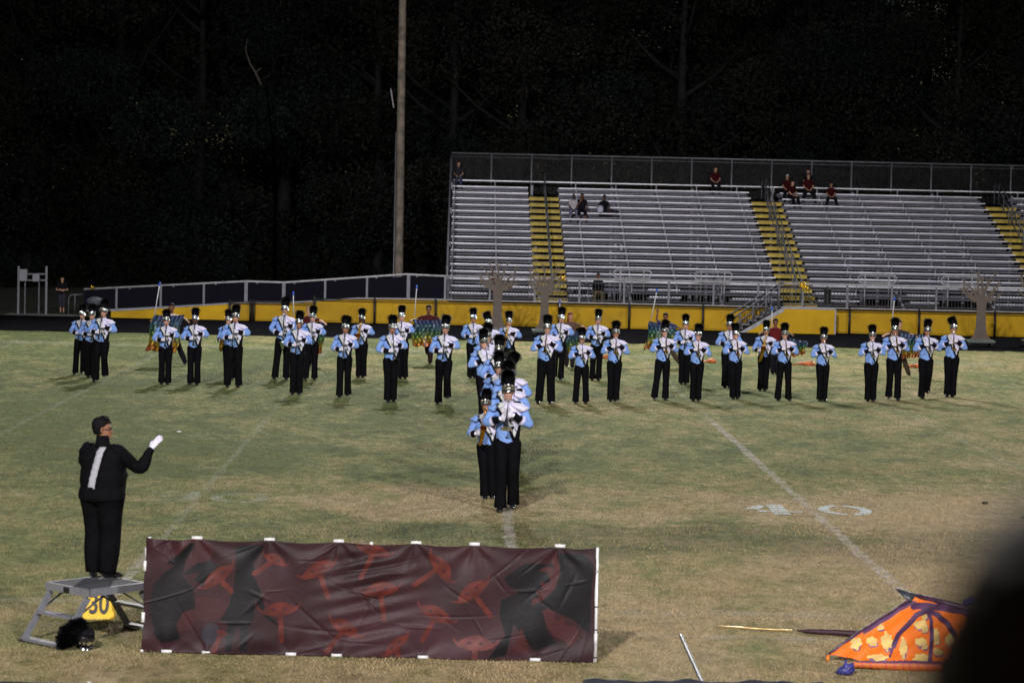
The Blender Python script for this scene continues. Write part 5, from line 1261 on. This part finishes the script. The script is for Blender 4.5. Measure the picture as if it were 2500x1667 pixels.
pset(o, wing); md = o.modifiers.new("t", 'SOLIDIFY'); md.thickness = .006
def G5(x, y, z=0.0): return ground(*WO(x, y), z)
T = MB(); a, b = wp(1290, 345, .01), wp(1035, 208, .01); T.sweep([a, (a+b)/2, b], [(.075, .02), (.040, .015), (.004, .004)], 10, up=nrm); pset(T.build("black_tip", mat("black_vinyl", (.03, .035, .04), .35, noise=.3, nscale=9), None, attr=False), wing)
T = MB(); T.sweep([wp(1320, 300), wp(1900, 440), wp(2350, 600)], [.03, .03, .03], 10); T.sweep([wp(110, 1110), wp(450, 862), wp(1240, 362)], [.012, .016, .02], 8); pset(T.build("edge_binding", mat("purple_vinyl", (.07, .03, .06), .35, noise=.5, nscale=16, bump=.6, bscale=18), None, attr=False), wing)
T = MB(); p = wp(125, 1110); T.sweep([p, p+Vector((-.01, -.02, -.03)), p+Vector((-.005, -.03, -.07))], [.016, .02, .008], 8); pset(T.build("corner_tie", mat("orange_cloth", (.7, .2, .01), .6), None, attr=False), wing)
# struts that hold the wing up
T = MB(); q = wp(1300, 500); T.sweep([q, Vector((q.x, q.y+.25, 0))], [.012, .012], 6); q = wp(2100, 620); T.sweep([q, Vector((q.x, q.y+.2, 0))], [.012, .012], 6); pset(T.build("strut", m_galv, None, attr=False), wing)
# rolled banner under the wing
a, b = G5(460, 1300), G5(2200, 1345); d = (b-a); N_ = 60; pts = [a+d*(i/(N_-1))+Vector((0, 0, .045)) for i in range(N_)]; rr_ = [(.03+.022*min(1, i/25)+.004*math.sin(i*2.1)) for i in range(N_)]
T = MB(); T.sweep(pts, rr_, 14); v = T.verts(); tt = (v[:, 0]-a.x)/d.x; cc_ = np.tile(np.array([.55, .13, .02]), (len(v), 1)); cc_[np.mod(tt*16, 1) < .22] = (.50, .07, .03); cc_[v[:, 2] > .072] = PUR*1.3
T.C = [cc_]; o = T.build("rolled_cloth", m_silk, None); tag(o, "rolled orange and purple striped cloth under the wing prop", "rolled cloth")
def petal(label, P0, sc, yaw_, pts):
    T = MB(); c0 = Vector(P0); R = Matrix.Rotation(yaw_, 3, 'Z'); out = []
    for (x, y) in pts: out.append((x*sc, y*sc))
    n = len(out); top = [c0+R @ Vector((x, 0, y)) for x, y in out]
    T.add([list(p+R @ Vector((0, -.02, 0))) for p in top]+[list(p+R @ Vector((0, .03, 0))) for p in top]+[list(c0+R @ Vector((.0, -.05, .25*sc)))], [(i, (i+1) % n, 2*n) for i in range(n)]+[(i, n+i, n+(i+1) % n, (i+1) % n) for i in range(n)]+[tuple(range(n, 2*n))])
    o = T.build("blue_cloth", mat("blue_sheen_cloth", (.045, .045, .22), .4, noise=.5, nscale=22, bump=.7, bscale=25), None, attr=False); tag(o, label, "cloth", "blue cloth petals by the wing prop"); return o
petal("crumpled blue cloth petal on the grass left of the striped roll", G5(370, 1385), .19, 0, [(-.55, .12), (-.2, .0), (.2, -.02), (.42, .25), (.35, .62), (.05, .55), (-.05, .85), (-.12, .5), (-.35, .35)])
petal("blue cloth petal at the back of the wing beside the dark head", G5(2050, 430), .15, 0, [(-.45, .0), (.2, .05), (.5, .45), (.3, .75), (-.1, .5), (-.5, .3)])
a, b = ground(1752, 1533), ground(1934, 1543); T = MB(); T.sweep([a+Vector((0, 0, .02)), b+Vector((0, 0, .02))], [.010, .010], 8); o = T.build("flag_rod", mat("gold_rod", (.75, .55, .22), .3, .5), None, attr=False); tag(o, "thin gold flag rod lying on the grass at lower right", "rod")
a, b = ground(1946, 1545), ground(2180, 1560); T = MB(); d = b-a; T.sweep([a+d*q+Vector((0, 0, .03)) for q in (0, .15, .4, .7, 1)], [.008, .028, .036, .045, .05], 10, m=20); v = T.verts(); T.set_verts(v+RNG.normal(0, .003, v.shape)); o = T.build("rolled_flag", mat("dark_maroon_cloth", (.035, .008, .014), .6, noise=.4, nscale=20), None, attr=False); tag(o, "dark maroon rolled flag pointing at the orange wing", "rolled flag")
# front panel whose top edge peeks in at the bottom, with its silver pole
a, b = at(1425, 1659, 21.5), at(2010, 1664, 21.5)
fb_ = thing("dark_panel", "black cloth panel whose top edge peeks in at the bottom right", "panel", (a.x, 21.5, 0))
T = MB(); n = 60; vs = []
for j in range(2):
    for i in range(n): q = i/(n-1); vs.append((a.x+(b.x-a.x)*q, 21.5+.02*math.sin(q*31), (a.z+(b.z-a.z)*q+.010*math.sin(q*19)+.006*math.sin(q*47)) if j else 0.0))
T.add(vs, [(i, i+1, n+i+1, n+i) for i in range(n-1)]); o = pbuild("cloth", T, mat("black_banner_cloth", (.012, .016, .024), .6, noise=.3, nscale=8), fb_, True); md = o.modifiers.new("t", 'SOLIDIFY'); md.thickness = .02
T = MB(); T.box((a.x+.02, 21.53, a.z/2-.02), (.04, .04, a.z-.04)); T.box((b.x-.02, 21.53, b.z/2-.02), (.04, .04, b.z-.04)); pbuild("frame", T, m_pvc, fb_)
a, b = at(1662, 1550, 22.4), at(1714, 1664, 21.56); dl = (a-b)*.0
T = MB(); T.sweep([a, b+(b-a)*(b.z/(a.z-b.z))*.98], [.017, .017], 12); o = T.build("metal_pole", m_galv, None, attr=False); tag(o, "silver metal pole leaning behind the dark panel at the bottom", "pole")
a, b = at(-40, 1662, 22.0), at(222, 1659, 22.0); fb_ = thing("dark_panel", "dark cloth panel edge at the bottom left corner", "panel", (a.x, 22, 0))
T = MB(); T.box(((a.x+b.x)/2, 22, a.z/2), (b.x-a.x, .03, a.z)); pbuild("cloth", T, MATS["black_banner_cloth"], fb_); T = MB(); T.box((b.x-.02, 22.04, b.z/2-.01), (.03, .03, b.z-.03)); pbuild("frame", T, m_pvc, fb_)
a = ground(437, 1056); T = MB(); T.ball(a+Vector((0, 0, .02)), (.05, .03, .02), 8); o = T.build("paper_scrap", mat("paper", (.6, .6, .58), .8), None, attr=False); tag(o, "small white paper scrap on the grass near the conductor's raised hand", "litter")
a = ground(2405, 1230); T = MB(); T.ball(a+Vector((0, 0, .02)), (.06, .05, .025), 8); T.ball(a+Vector((.25, -1.8, .02)), (.08, .05, .02), 8); o = T.build("turf_divots", mat("soil", (.03, .024, .014), .9), None, attr=False); tag(o, "two dark divots of torn turf at the right", "divot")

# ------------------------------------------------------------------ other people
def solid(c): a = np.array(c, float); return lambda v: np.tile(a, (len(v), 1))
def figure(label, group, loc, s, rz, P, skin, hair, hairstyle, topc, legc, legend=1.0, sleeves='short', shoes=True, g=1.0, head=(0, 0), cap=None, top_z=1.06, zb=.96, voxel=.013, ty=0):
    root = thing("person", label, "person", loc, 0, group); root.rotation_euler = (0, ty, rz); root.scale = (s, s, s)
    Mh = Matrix.Translation((P.get('spine', (0, 0))[0], P.get('spine', (0, 0))[1]-.012, 1.522)) @ Matrix.Rotation(rad(head[0]), 4, 'Z') @ Matrix.Rotation(rad(-head[1]), 4, 'X')
    link("body", body_mesh(P, g, SKINS[skin], HAIRS[hair], Mh, voxel), m_skin, root)
    sl = dict(col=topc, slim=.85); 
    if sleeves == 'short': sl['short'] = True
    make_jacket("top", P, m_cloth, root, g, s*7, colorfn=solid(topc), sleeve=sl, wings=False, zb=zb, hem=0, collar=False, n=32, m=26)
    make_legs("trousers" if legend > .9 else "shorts", P, m_cloth, root, g, col=legc, end=legend, top=top_z, hem=.062 if legend > .9 else .085)
    if shoes:
        for sd in 'LR': A = P['legs'][sd][2]; make_shoe(root, A, rz*0, z0=A.z-.09, k=.95)
    if hairstyle: hair_part(root, Mh, HAIRS[hair], hairstyle)
    if cap is not None:
        t = MB(); t.rings([(.165, 0, .0, .082, .096, .104), (.20, 0, .004, .076, .088, .096), (.235, 0, .008, .05, .058, .062), (.25, 0, .01, .012, .012, .012)], 20, m=10); t.sweep([(0, -.07, .17), (0, -.12, .168), (0, -.165, .155)], [(.07, .006), (.068, .006), (.04, .004)], 12); t.xform(Mh); t.build("cap", mat("cap_"+str(cap), (.5, .5, .52) if cap == 'white' else (.05, .05, .06), .8), root, attr=False)
    return root
def seat_pose(a=0, sp=.10, lean=-.04, hands='knees'):
    L = {}
    for sd, sg in (('L', -1), ('R', 1)): L[sd] = (Vector((sg*.09, 0, .90)), Vector((sg*(.09+sp*.5), -.42, .90)), Vector((sg*(.09+sp), -.42-a, .48)))
    if hands == 'knees': ar = {'L': ((-.17, lean*.8, 1.395), (-.23, -.06+lean, 1.13), (-.10, -.30+lean*.5, 1.02), (.5, -.7, -.3), (0, 0, -1)), 'R': ((.17, lean*.8, 1.395), (.23, -.06+lean, 1.13), (.10, -.30+lean*.5, 1.02), (-.5, -.7, -.3), (0, 0, -1))}
    else: ar = {'L': ((-.17, lean*.8, 1.395), (-.24, -.08, 1.14), (-.09, -.20, 1.36), (.2, -.2, 1), (0, 1, 0)), 'R': ((.17, lean*.8, 1.395), (.25, -.03, 1.14), (.16, -.28, 1.02), (-.3, -.8, -.3), (0, 0, -1))}
    return dict(arms=ar, legs=L, spine=(0, lean), curl=.8)
def seated(px, py_head, k, label, skin, hair, hs, topc, legc, s_=1.0, rz=0.0, pose=None, legend=1.0, sleeves='short', cap=None, head=(0, 0), g=1.0):
    s = s_*.80; Y = YROW(k); x = at(px, py_head, Y).x
    return figure(label, "spectators sitting on the grandstand", (x, Y+.02, ZROW(k)-.825*s), s, rz, pose or seat_pose(), skin, hair, hs, topc, legc, legend, sleeves, g=g, cap=cap, head=head)
MAR = (.034, .004, .006); DK = (.008, .008, .012); JEAN = (.05, .06, .11)  # spectator clothes coloured darker to stand in for weaker light on the stands
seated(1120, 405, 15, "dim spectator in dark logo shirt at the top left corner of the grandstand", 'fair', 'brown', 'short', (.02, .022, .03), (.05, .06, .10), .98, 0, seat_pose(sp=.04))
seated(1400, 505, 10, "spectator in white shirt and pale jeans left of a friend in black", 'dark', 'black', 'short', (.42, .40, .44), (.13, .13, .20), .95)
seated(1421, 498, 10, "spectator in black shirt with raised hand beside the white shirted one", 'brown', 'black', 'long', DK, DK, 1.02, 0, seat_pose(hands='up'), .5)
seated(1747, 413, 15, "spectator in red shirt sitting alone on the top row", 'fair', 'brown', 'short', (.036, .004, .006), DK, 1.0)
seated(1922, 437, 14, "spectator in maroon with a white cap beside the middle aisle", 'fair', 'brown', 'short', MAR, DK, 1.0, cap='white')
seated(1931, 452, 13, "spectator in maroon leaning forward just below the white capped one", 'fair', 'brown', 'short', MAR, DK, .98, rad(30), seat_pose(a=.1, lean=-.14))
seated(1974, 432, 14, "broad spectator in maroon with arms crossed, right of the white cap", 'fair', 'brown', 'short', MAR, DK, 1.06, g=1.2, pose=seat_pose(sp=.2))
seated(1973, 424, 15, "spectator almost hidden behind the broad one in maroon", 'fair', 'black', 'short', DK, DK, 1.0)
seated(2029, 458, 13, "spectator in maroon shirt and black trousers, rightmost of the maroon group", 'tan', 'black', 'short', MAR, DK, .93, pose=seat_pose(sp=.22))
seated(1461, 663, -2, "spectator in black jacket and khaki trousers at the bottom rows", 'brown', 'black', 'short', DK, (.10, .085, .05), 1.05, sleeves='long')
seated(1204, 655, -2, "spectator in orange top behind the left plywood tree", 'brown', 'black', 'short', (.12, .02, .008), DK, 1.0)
# reclining spectator
Y = YROW(10); x = at(1478, 515, Y).x
P = seat_pose(lean=.0); P['legs'] = {'L': (Vector((-.05, 0, .92)), Vector((.32, -.05, 1.0)), Vector((.62, -.05, .93))), 'R': (Vector((.05, 0, .92)), Vector((.40, .02, .96)), Vector((.74, -.02, .93)))}
P['arms'] = {'L': ((-.17, 0, 1.395), (-.30, 0, 1.18), (-.36, -.04, .98), (-.2, -.3, -.8), (0, -1, 0)), 'R': ((.17, 0, 1.395), (.22, -.10, 1.16), (.26, -.2, .98), (.3, -.6, -.3), (0, 0, -1))}
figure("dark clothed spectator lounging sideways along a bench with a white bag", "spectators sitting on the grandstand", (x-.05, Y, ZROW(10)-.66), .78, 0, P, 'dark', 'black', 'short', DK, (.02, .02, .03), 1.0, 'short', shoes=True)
p = at(1465, 528, Y-.2); t = MB(); t.ball((p.x, Y-.15, ZROW(10)+.14), (.13, .10, .16), 14); v = t.verts(); t.set_verts(v+RNG.normal(0, .008, v.shape)); o = t.build("bag", mat("white_plastic_bag", (.45, .45, .58), .5), None, attr=False); tag(o, "white bag beside the lounging spectator on the bench", "bag")
t = MB(); p = at(1428, 690, 95.0); t.ball((p.x, 95.6, 1.25), (.16, .12, .17), 12); t.ball((p.x+.1, 95.6, 1.44), (.08, .08, .05), 10); t.ball((p.x-.25, 95.6, 1.2), (.13, .1, .1), 10); o = t.build("backpack", mat("dark_nylon", (.02, .018, .026), .7, noise=.5, nscale=15), None, attr=False); tag(o, "dark backpack on the bench left of the spectator in khaki trousers", "backpack")
p = at(2020, 752, 94.1); t = MB(); t.rings([(0, 0, 0, .11, .11, .11), (.5, 0, 0, .13, .13, .13), (.60, 0, 0, .14, .14, .14), (.68, 0, 0, .12, .12, .12), (.76, .02, 0, .05, .05, .05)], 16, m=14); v = t.verts(); t.set_verts(v+RNG.normal(0, .006, v.shape))
o = t.build("bin", mat("black_bag_plastic", (.010, .010, .013), .45, noise=.4, nscale=20, bump=.6, bscale=14), None, attr=False); o.location = (p.x, 94.2, ZD); tag(o, "black bag lined bin standing on the walkway right of the stairs", "bin")
G = ground(151, 767); hz = at(152, 676, G.y).z
Pc = dict(arms={'L': ((-.17, 0, 1.395), (-.27, -.04, 1.15), (.02, -.17, 1.13), (1, -.1, .1), (0, 1, 0)), 'R': ((.17, 0, 1.395), (.27, -.04, 1.15), (-.02, -.19, 1.16), (-1, -.1, .1), (0, 1, 0))}, legs=stance(4), curl=.6)
figure("onlooker in black shirt and grey shorts with crossed arms at far left", "people around the stadium", (G.x, G.y, 0), hz/1.76, 0, Pc, 'fair', 'brown', 'short', DK, (.035, .035, .05), .42, 'short')

# ------------------------------------------------------------------ colour guard with painted flags
def silk_paint(U, V, seed):
    stops = [(0, (.035, .04, .20)), (.22, (.03, .10, .20)), (.42, (.03, .13, .09)), (.62, (.13, .22, .03)), (.78, (.42, .27, .01)), (1.0, (.50, .09, .02))]
    ps = [p for p, _ in stops]; base = np.stack([np.interp(V+.05*np.sin(U*9+seed), ps, [c[i] for _, c in stops]) for i in range(3)], 1)
    row = V*7.0; ri = np.floor(row); uu = U*7+.5*(ri % 2); ui = np.floor(uu); dx = (uu-ui-.5); dy = (row-ri-.5)
    rnd = np.mod(np.sin(ri*12.9+ui*78.2+seed*3)*43758.5, 1.0)
    leaf = (np.abs(dx)*1.9 < (.5-np.abs(dy))*(.9+.3*(dy > 0)))
    c = base*.22; c[leaf] = (base*(.5+.8*rnd[:, None]))[leaf]
    hi = leaf & (rnd > .62); c[hi] = c[hi]*1.25+np.array([.05, .06, .02])
    return c
def flag(corners, pole, Y, label, seed, wav=.05):
    """corners TL,TR,BR,BL in photo pixels at depth Y; pole (tip, butt)"""
    c = [at(a, b, Y) for a, b in corners]; root = thing("flag", label, "flag", (c[0].x, Y, 0), 0, "painted feather pattern flags of the colour guard")
    n, m = 44, 38; uu, vv = np.meshgrid(np.linspace(0, 1, n), np.linspace(0, 1, m)); U, V = uu.ravel(), vv.ravel(); C = np.array([list(q) for q in c])
    W = ((1-U)*(1-V))[:, None]*C[0]+(U*(1-V))[:, None]*C[1]+(U*V)[:, None]*C[2]+((1-U)*V)[:, None]*C[3]
    W[:, 1] += wav*np.sin(U*9+V*3+seed)*(.3+V)+.03*np.sin(U*21+seed); W[:, 2] -= .05*V*np.abs(np.sin(U*11+seed))+.03*np.sin(U*3.1)*(1-V); W[:, 0] += .03*np.sin(V*8+seed*2)
    B = MB(); B.add(W, [(j*n+i, (j+1)*n+i, (j+1)*n+i+1, j*n+i+1) for j in range(m-1) for i in range(n-1)], silk_paint(U, V, seed)); o = pset(B.build("silk", m_silk, None), root); md = o.modifiers.new("t", 'SOLIDIFY'); md.thickness = .004
    a, b = at(*pole[0], Y+.0), at(*pole[1], Y+.02); B = MB(); B.sweep([a, b], [.0145, .0145], 8); pset(B.build("flag_pole", mat("flag_pole_white", (.5, .5, .52), .3), None, attr=False), root)
    d = (a-b).normalized(); B = MB(); B.sweep([a-d*.06, a+d*.03], [.026, .022], 8); pset(B.build("pole_tip", mat("blue_cap", (.02, .09, .55), .4), None, attr=False), root)
    return root
def guard(px, py, ytop, label, P, skin, hair, hs, topc, legc, s=None, rz=0, legend=1.0, head=(0, 0)):
    G = ground(px, py); z = at(px, ytop, G.y).z; sc = s or max(.85, min(1.1, z/1.76))
    return figure(label, "colour guard performers holding flags", (G.x, G.y, 0), sc, rz, P, skin, hair, hs, topc, legc, legend, 'short', head=head), G
def gp(arm='wide', st=4, kick=None):
    A = {'wide': {'L': ((-.17, 0, 1.395), (-.38, -.10, 1.33), (-.50, -.25, 1.30), (-.4, -.8, 0), (0, 0, -1)), 'R': ((.17, 0, 1.395), (.38, -.10, 1.33), (.48, -.25, 1.28), (.4, -.8, 0), (0, 0, -1))},
         'up': {'L': ((-.17, 0, 1.395), (-.30, -.08, 1.55), (-.27, -.14, 1.80), (0, -.2, 1), (0, -1, 0)), 'R': ((.17, 0, 1.395), (.42, -.04, 1.30), (.66, -.10, 1.22), (1, -.2, -.1), (0, 0, -1))}}[arm]
    L = stance(st)
    if kick: sd, K, F_ = kick; L[sd] = (L[sd][0], Vector(K), Vector(F_))
    return dict(arms=A, legs=L, curl=1.2)
CREAMT = (.50, .44, .38); BR = (.06, .012, .014)
guard(417, 893, 741, "colour guard performer in cream top kicking one leg behind the leftmost flag", gp('wide', 4, ('R', (.22, .05, .52), (.40, .10, .13))), 'brown', 'black', 'short', CREAMT, DK, rz=0)
flag([(373, 768), (448, 768), (430, 858), (356, 852)], ((390, 692), (377, 772)), ground(417, 893).y-.35, "leftmost feather painted flag spread behind a pale clarinetist", 1)
guard(752, 892, 748, "pale colour guard performer in maroon between two clarinetists left of centre", gp('wide', 4), 'pale', 'blond', 'short', BR, DK)
flag([(764, 792), (792, 786), (788, 858), (770, 862)], ((716, 715), (717, 770)), ground(752, 892).y-.3, "narrow folded flag showing orange bottom behind left centre clarinetists", 2, .03)
guard(1044, 889, 745, "colour guard performer holding the most open flag before her", gp('wide', 4, ('L', (-.02, .05, .5), (-.01, .3, .35))), 'brown', 'black', 'bun', BR, (.02, .012, .012))
flag([(1009, 779), (1078, 779), (1076, 842), (1005, 843)], ((1017.5, 699), (1012, 772)), ground(1044, 889).y-.38, "fully open rectangular flag with leaves from blue to orange, left of centre", 3)
guard(1390, 898, 771, "red haired colour guard performer twisting behind the centre right clarinetist", gp('wide', 2), 'tan', 'red', 'long', (.10, .06, .045), (.02, .015, .02), head=(35, 0))
flag([(1378, 815), (1414, 806), (1410, 858), (1386, 868)], ((1367, 735), (1366, 770)), ground(1390, 898).y-.35, "partly hidden green and yellow flag right of the centre column", 4, .04)
guard(1622, 897, 769, "colour guard performer with one arm raised beside a long leaning pole", gp('up', 4, ('R', (.24, .02, .52), (.50, .08, .18))), 'brown', 'black', 'bun', (.03, .035, .11), (.06, .045, .03))
flag([(1586, 783), (1656, 796), (1640, 838), (1574, 852)], ((1604, 708), (1590, 778)), ground(1622, 897).y-.35, "wide draped flag below the raised arm, left of the stairs", 5, .06)
guard(1890, 914, 786, "colour guard performer in maroon top behind the players right of the stairs", gp('wide', 4), 'brown', 'black', 'short', (.10, .01, .012), DK)
flag([(1926, 824), (1972, 832), (1965, 860), (1930, 868)], ((1885, 752), (1884, 800)), ground(1890, 914).y-.35, "dark sagging flag blown to the right of the stairs", 6, .07)
guard(2192, 920, 782, "fair colour guard performer kicking a leg near the right end", gp('wide', 4, ('R', (.20, .05, .5), (.36, .10, .13))), 'pale', 'brown', 'bun', (.04, .035, .03), (.05, .035, .025))
flag([(2196, 812), (2256, 815), (2246, 868), (2202, 872)], ((2184, 728), (2178, 784)), ground(2192, 920).y-.3, "feather painted flag between two trumpeters near the right end", 7, .05)
for px, py, w, lb in ((1477, 873, .10, "small orange flag tip on the grass behind the short trumpeter"), (1733, 883, .16, "small orange and white cloth on the grass left of the stairs"), (1965, 889, .30, "orange folded flag lying on the grass right of the gold trumpeter"), (2235, 895, .28, "orange folded flag lying on the grass near the right end")):
    a = ground(px, py+3); t = MB(); t.sweep([a+Vector((-w*1.3, 0, .02)), a+Vector((-w*.3, .05, .05)), a+Vector((w*.5, -.05, .06)), a+Vector((w, 0, .03))], [.01, .04, .07, .02], 8, m=14); v = t.verts(); t.set_verts(v+RNG.normal(0, .008, v.shape)); o = t.build("folded_flag", mat("orange_silk", (.62, .16, .04), .5, noise=.6, nscale=9), None, attr=False); tag(o, lb, "folded flag", "orange flags lying on the grass")

# ------------------------------------------------------------------ out of focus head of a spectator close to the camera
Yn = .85; hc = at(2850, 2170, Yn)
Pn = dict(arms={'L': ((-.18, 0, 1.395), (-.24, -.03, 1.12), (-.16, -.22, 1.0), (.3, -.8, -.2), (0, 0, -1)), 'R': ((.18, 0, 1.395), (.24, -.03, 1.12), (.16, -.22, 1.0), (-.3, -.8, -.2), (0, 0, -1))}, legs=seat_pose()['legs'], curl=.8)
figure("blurred dark haired spectator close to the camera at the bottom right corner", "people around the stadium", (hc.x, hc.y, hc.z-1.635), 1.0, math.pi, Pn, 'tan', 'brown', 'short', (.03, .03, .034), DK, 1.0, 'long', voxel=.012)

# ------------------------------------------------------------------ dark woods behind the field
def crown_mesh(seed, N=42000):
    r = np.random.default_rng(seed); cl = []
    for i in range(34):
        h = r.uniform(.08, 1.0); a = r.uniform(0, 6.283); R_ = (.30*math.sin(math.pi*min(1, h*.8+.16))+.06)*r.uniform(.3, 1.0); cl.append((math.cos(a)*R_, math.sin(a)*R_, h, r.uniform(.07, .15)))
    cl = np.array(cl); k = r.integers(0, len(cl), N); p = r.normal(0, 1, (N, 3)); p /= np.linalg.norm(p, axis=1)[:, None]; p *= r.uniform(.55, 1.0, N)[:, None]
    P_ = cl[k, :3]+p*cl[k, 3:4]*[1, 1, .75]; u = r.normal(0, 1, (N, 3)); u /= np.linalg.norm(u, axis=1)[:, None]; w = np.cross(u, r.normal(0, 1, (N, 3))); w /= np.linalg.norm(w, axis=1)[:, None]
    s_ = r.uniform(.0028, .0062, N)[:, None]; V = np.stack([P_-u*s_, P_+w*s_*.6, P_+u*s_, P_-w*s_*.6], 1).reshape(-1, 3)
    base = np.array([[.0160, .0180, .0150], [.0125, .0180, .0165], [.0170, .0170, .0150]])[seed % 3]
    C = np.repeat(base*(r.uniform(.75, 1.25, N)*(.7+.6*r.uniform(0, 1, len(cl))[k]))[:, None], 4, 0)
    mb = MB(); mb.add(V, [(4*i, 4*i+1, 4*i+2, 4*i+3) for i in range(N)], C); me = mb.mesh("crown"); ca = me.color_attributes.new("col", 'FLOAT_COLOR', 'POINT'); ca.data.foreach_set("color", np.hstack([C, np.ones((len(C), 1))]).ravel()); me.materials.append(m_leaf); return me
def trunk_mesh(seed):
    r = random.Random(seed); mb = MB(); mb.sweep([(0, 0, -.02), (.004, 0, .2), (-.006, .004, .5), (.004, 0, .95)], [.016, .013, .010, .003], 9, m=12)
    for i in range(9): h = r.uniform(.25, .85); a = r.uniform(0, 6.28); L = r.uniform(.12, .26)*(1.1-h*.5); mb.sweep([(0, 0, h), (math.cos(a)*L*.5, math.sin(a)*L*.5, h+L*.3), (math.cos(a)*L, math.sin(a)*L, h+L*.75)], [.006, .004, .001], 6)
    me = mb.mesh("trunk"); me.materials.append(m_bark); me.polygons.foreach_set("use_smooth", [True]*len(me.polygons)); return me
CR = [crown_mesh(i) for i in range(5)]; TR = [trunk_mesh(i) for i in range(4)]
rt = random.Random(4); i = 0
for row, (Yt, step) in enumerate(((128, 4.2), (138, 4.4), (149, 5.0))):
    x = -31*Yt/135+row*1.3
    while x < 36*Yt/135:
        t_ = thing("tree", "dark leafy tree in the unlit woods beyond the field", "tree", (x+rt.uniform(-1, 1), Yt+rt.uniform(-3, 3), 0), rt.uniform(0, 6.28), "dark trees of the woods behind the field")
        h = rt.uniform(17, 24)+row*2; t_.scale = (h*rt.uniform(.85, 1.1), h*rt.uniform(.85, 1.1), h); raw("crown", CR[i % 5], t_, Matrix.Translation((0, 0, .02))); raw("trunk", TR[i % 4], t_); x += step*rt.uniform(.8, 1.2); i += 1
# a dead tree with a pale forked limb
p = at(632, 205, 117); dt = thing("dead_tree", "dead tree with a pale forked limb high in the dark woods at left", "tree", (p.x+.8, 117, 0))
T = MB(); T.sweep([(p.x+.8, 118.2, 0), (p.x+.7, 118, 6), (p.x+.3, 117.1, at(640, 210, 117).z)], [.09, .08, .04], 9); pbuild("trunk", T, mat("darkened_bark", (.0012, .0012, .0014), 1.0, spec=0.0), dt, True)  # trunk coloured near black in place of the darkness of the unlit woods
T = MB(); q = [at(x, y, 117) for x, y in ((638, 208), (624, 178), (610, 155), (600, 125), (603, 95))]; T.sweep(q, [.07, .06, .045, .03, .015], 8); q = [at(x, y, 117) for x, y in ((624, 178), (632, 170), (640, 167))]; T.sweep(q, [.045, .035, .015], 8); pbuild("limb", T, mat("pale_bare_wood", (.06, .05, .045), .8), dt, True)
# underbrush at the edge of the woods
r = RNG; N = 26000; Xb = r.uniform(-32, 38, N); Yb_ = r.uniform(119, 127, N); Zb = r.gamma(2.0, .55, N)*(.8+.5*np.sin(Xb*.7)+.3*np.sin(Xb*1.9)); u = r.normal(0, 1, (N, 3)); u /= np.linalg.norm(u, axis=1)[:, None]; w = np.cross(u, r.normal(0, 1, (N, 3))); w /= np.linalg.norm(w, axis=1)[:, None]; s_ = r.uniform(.05, .16, N)[:, None]
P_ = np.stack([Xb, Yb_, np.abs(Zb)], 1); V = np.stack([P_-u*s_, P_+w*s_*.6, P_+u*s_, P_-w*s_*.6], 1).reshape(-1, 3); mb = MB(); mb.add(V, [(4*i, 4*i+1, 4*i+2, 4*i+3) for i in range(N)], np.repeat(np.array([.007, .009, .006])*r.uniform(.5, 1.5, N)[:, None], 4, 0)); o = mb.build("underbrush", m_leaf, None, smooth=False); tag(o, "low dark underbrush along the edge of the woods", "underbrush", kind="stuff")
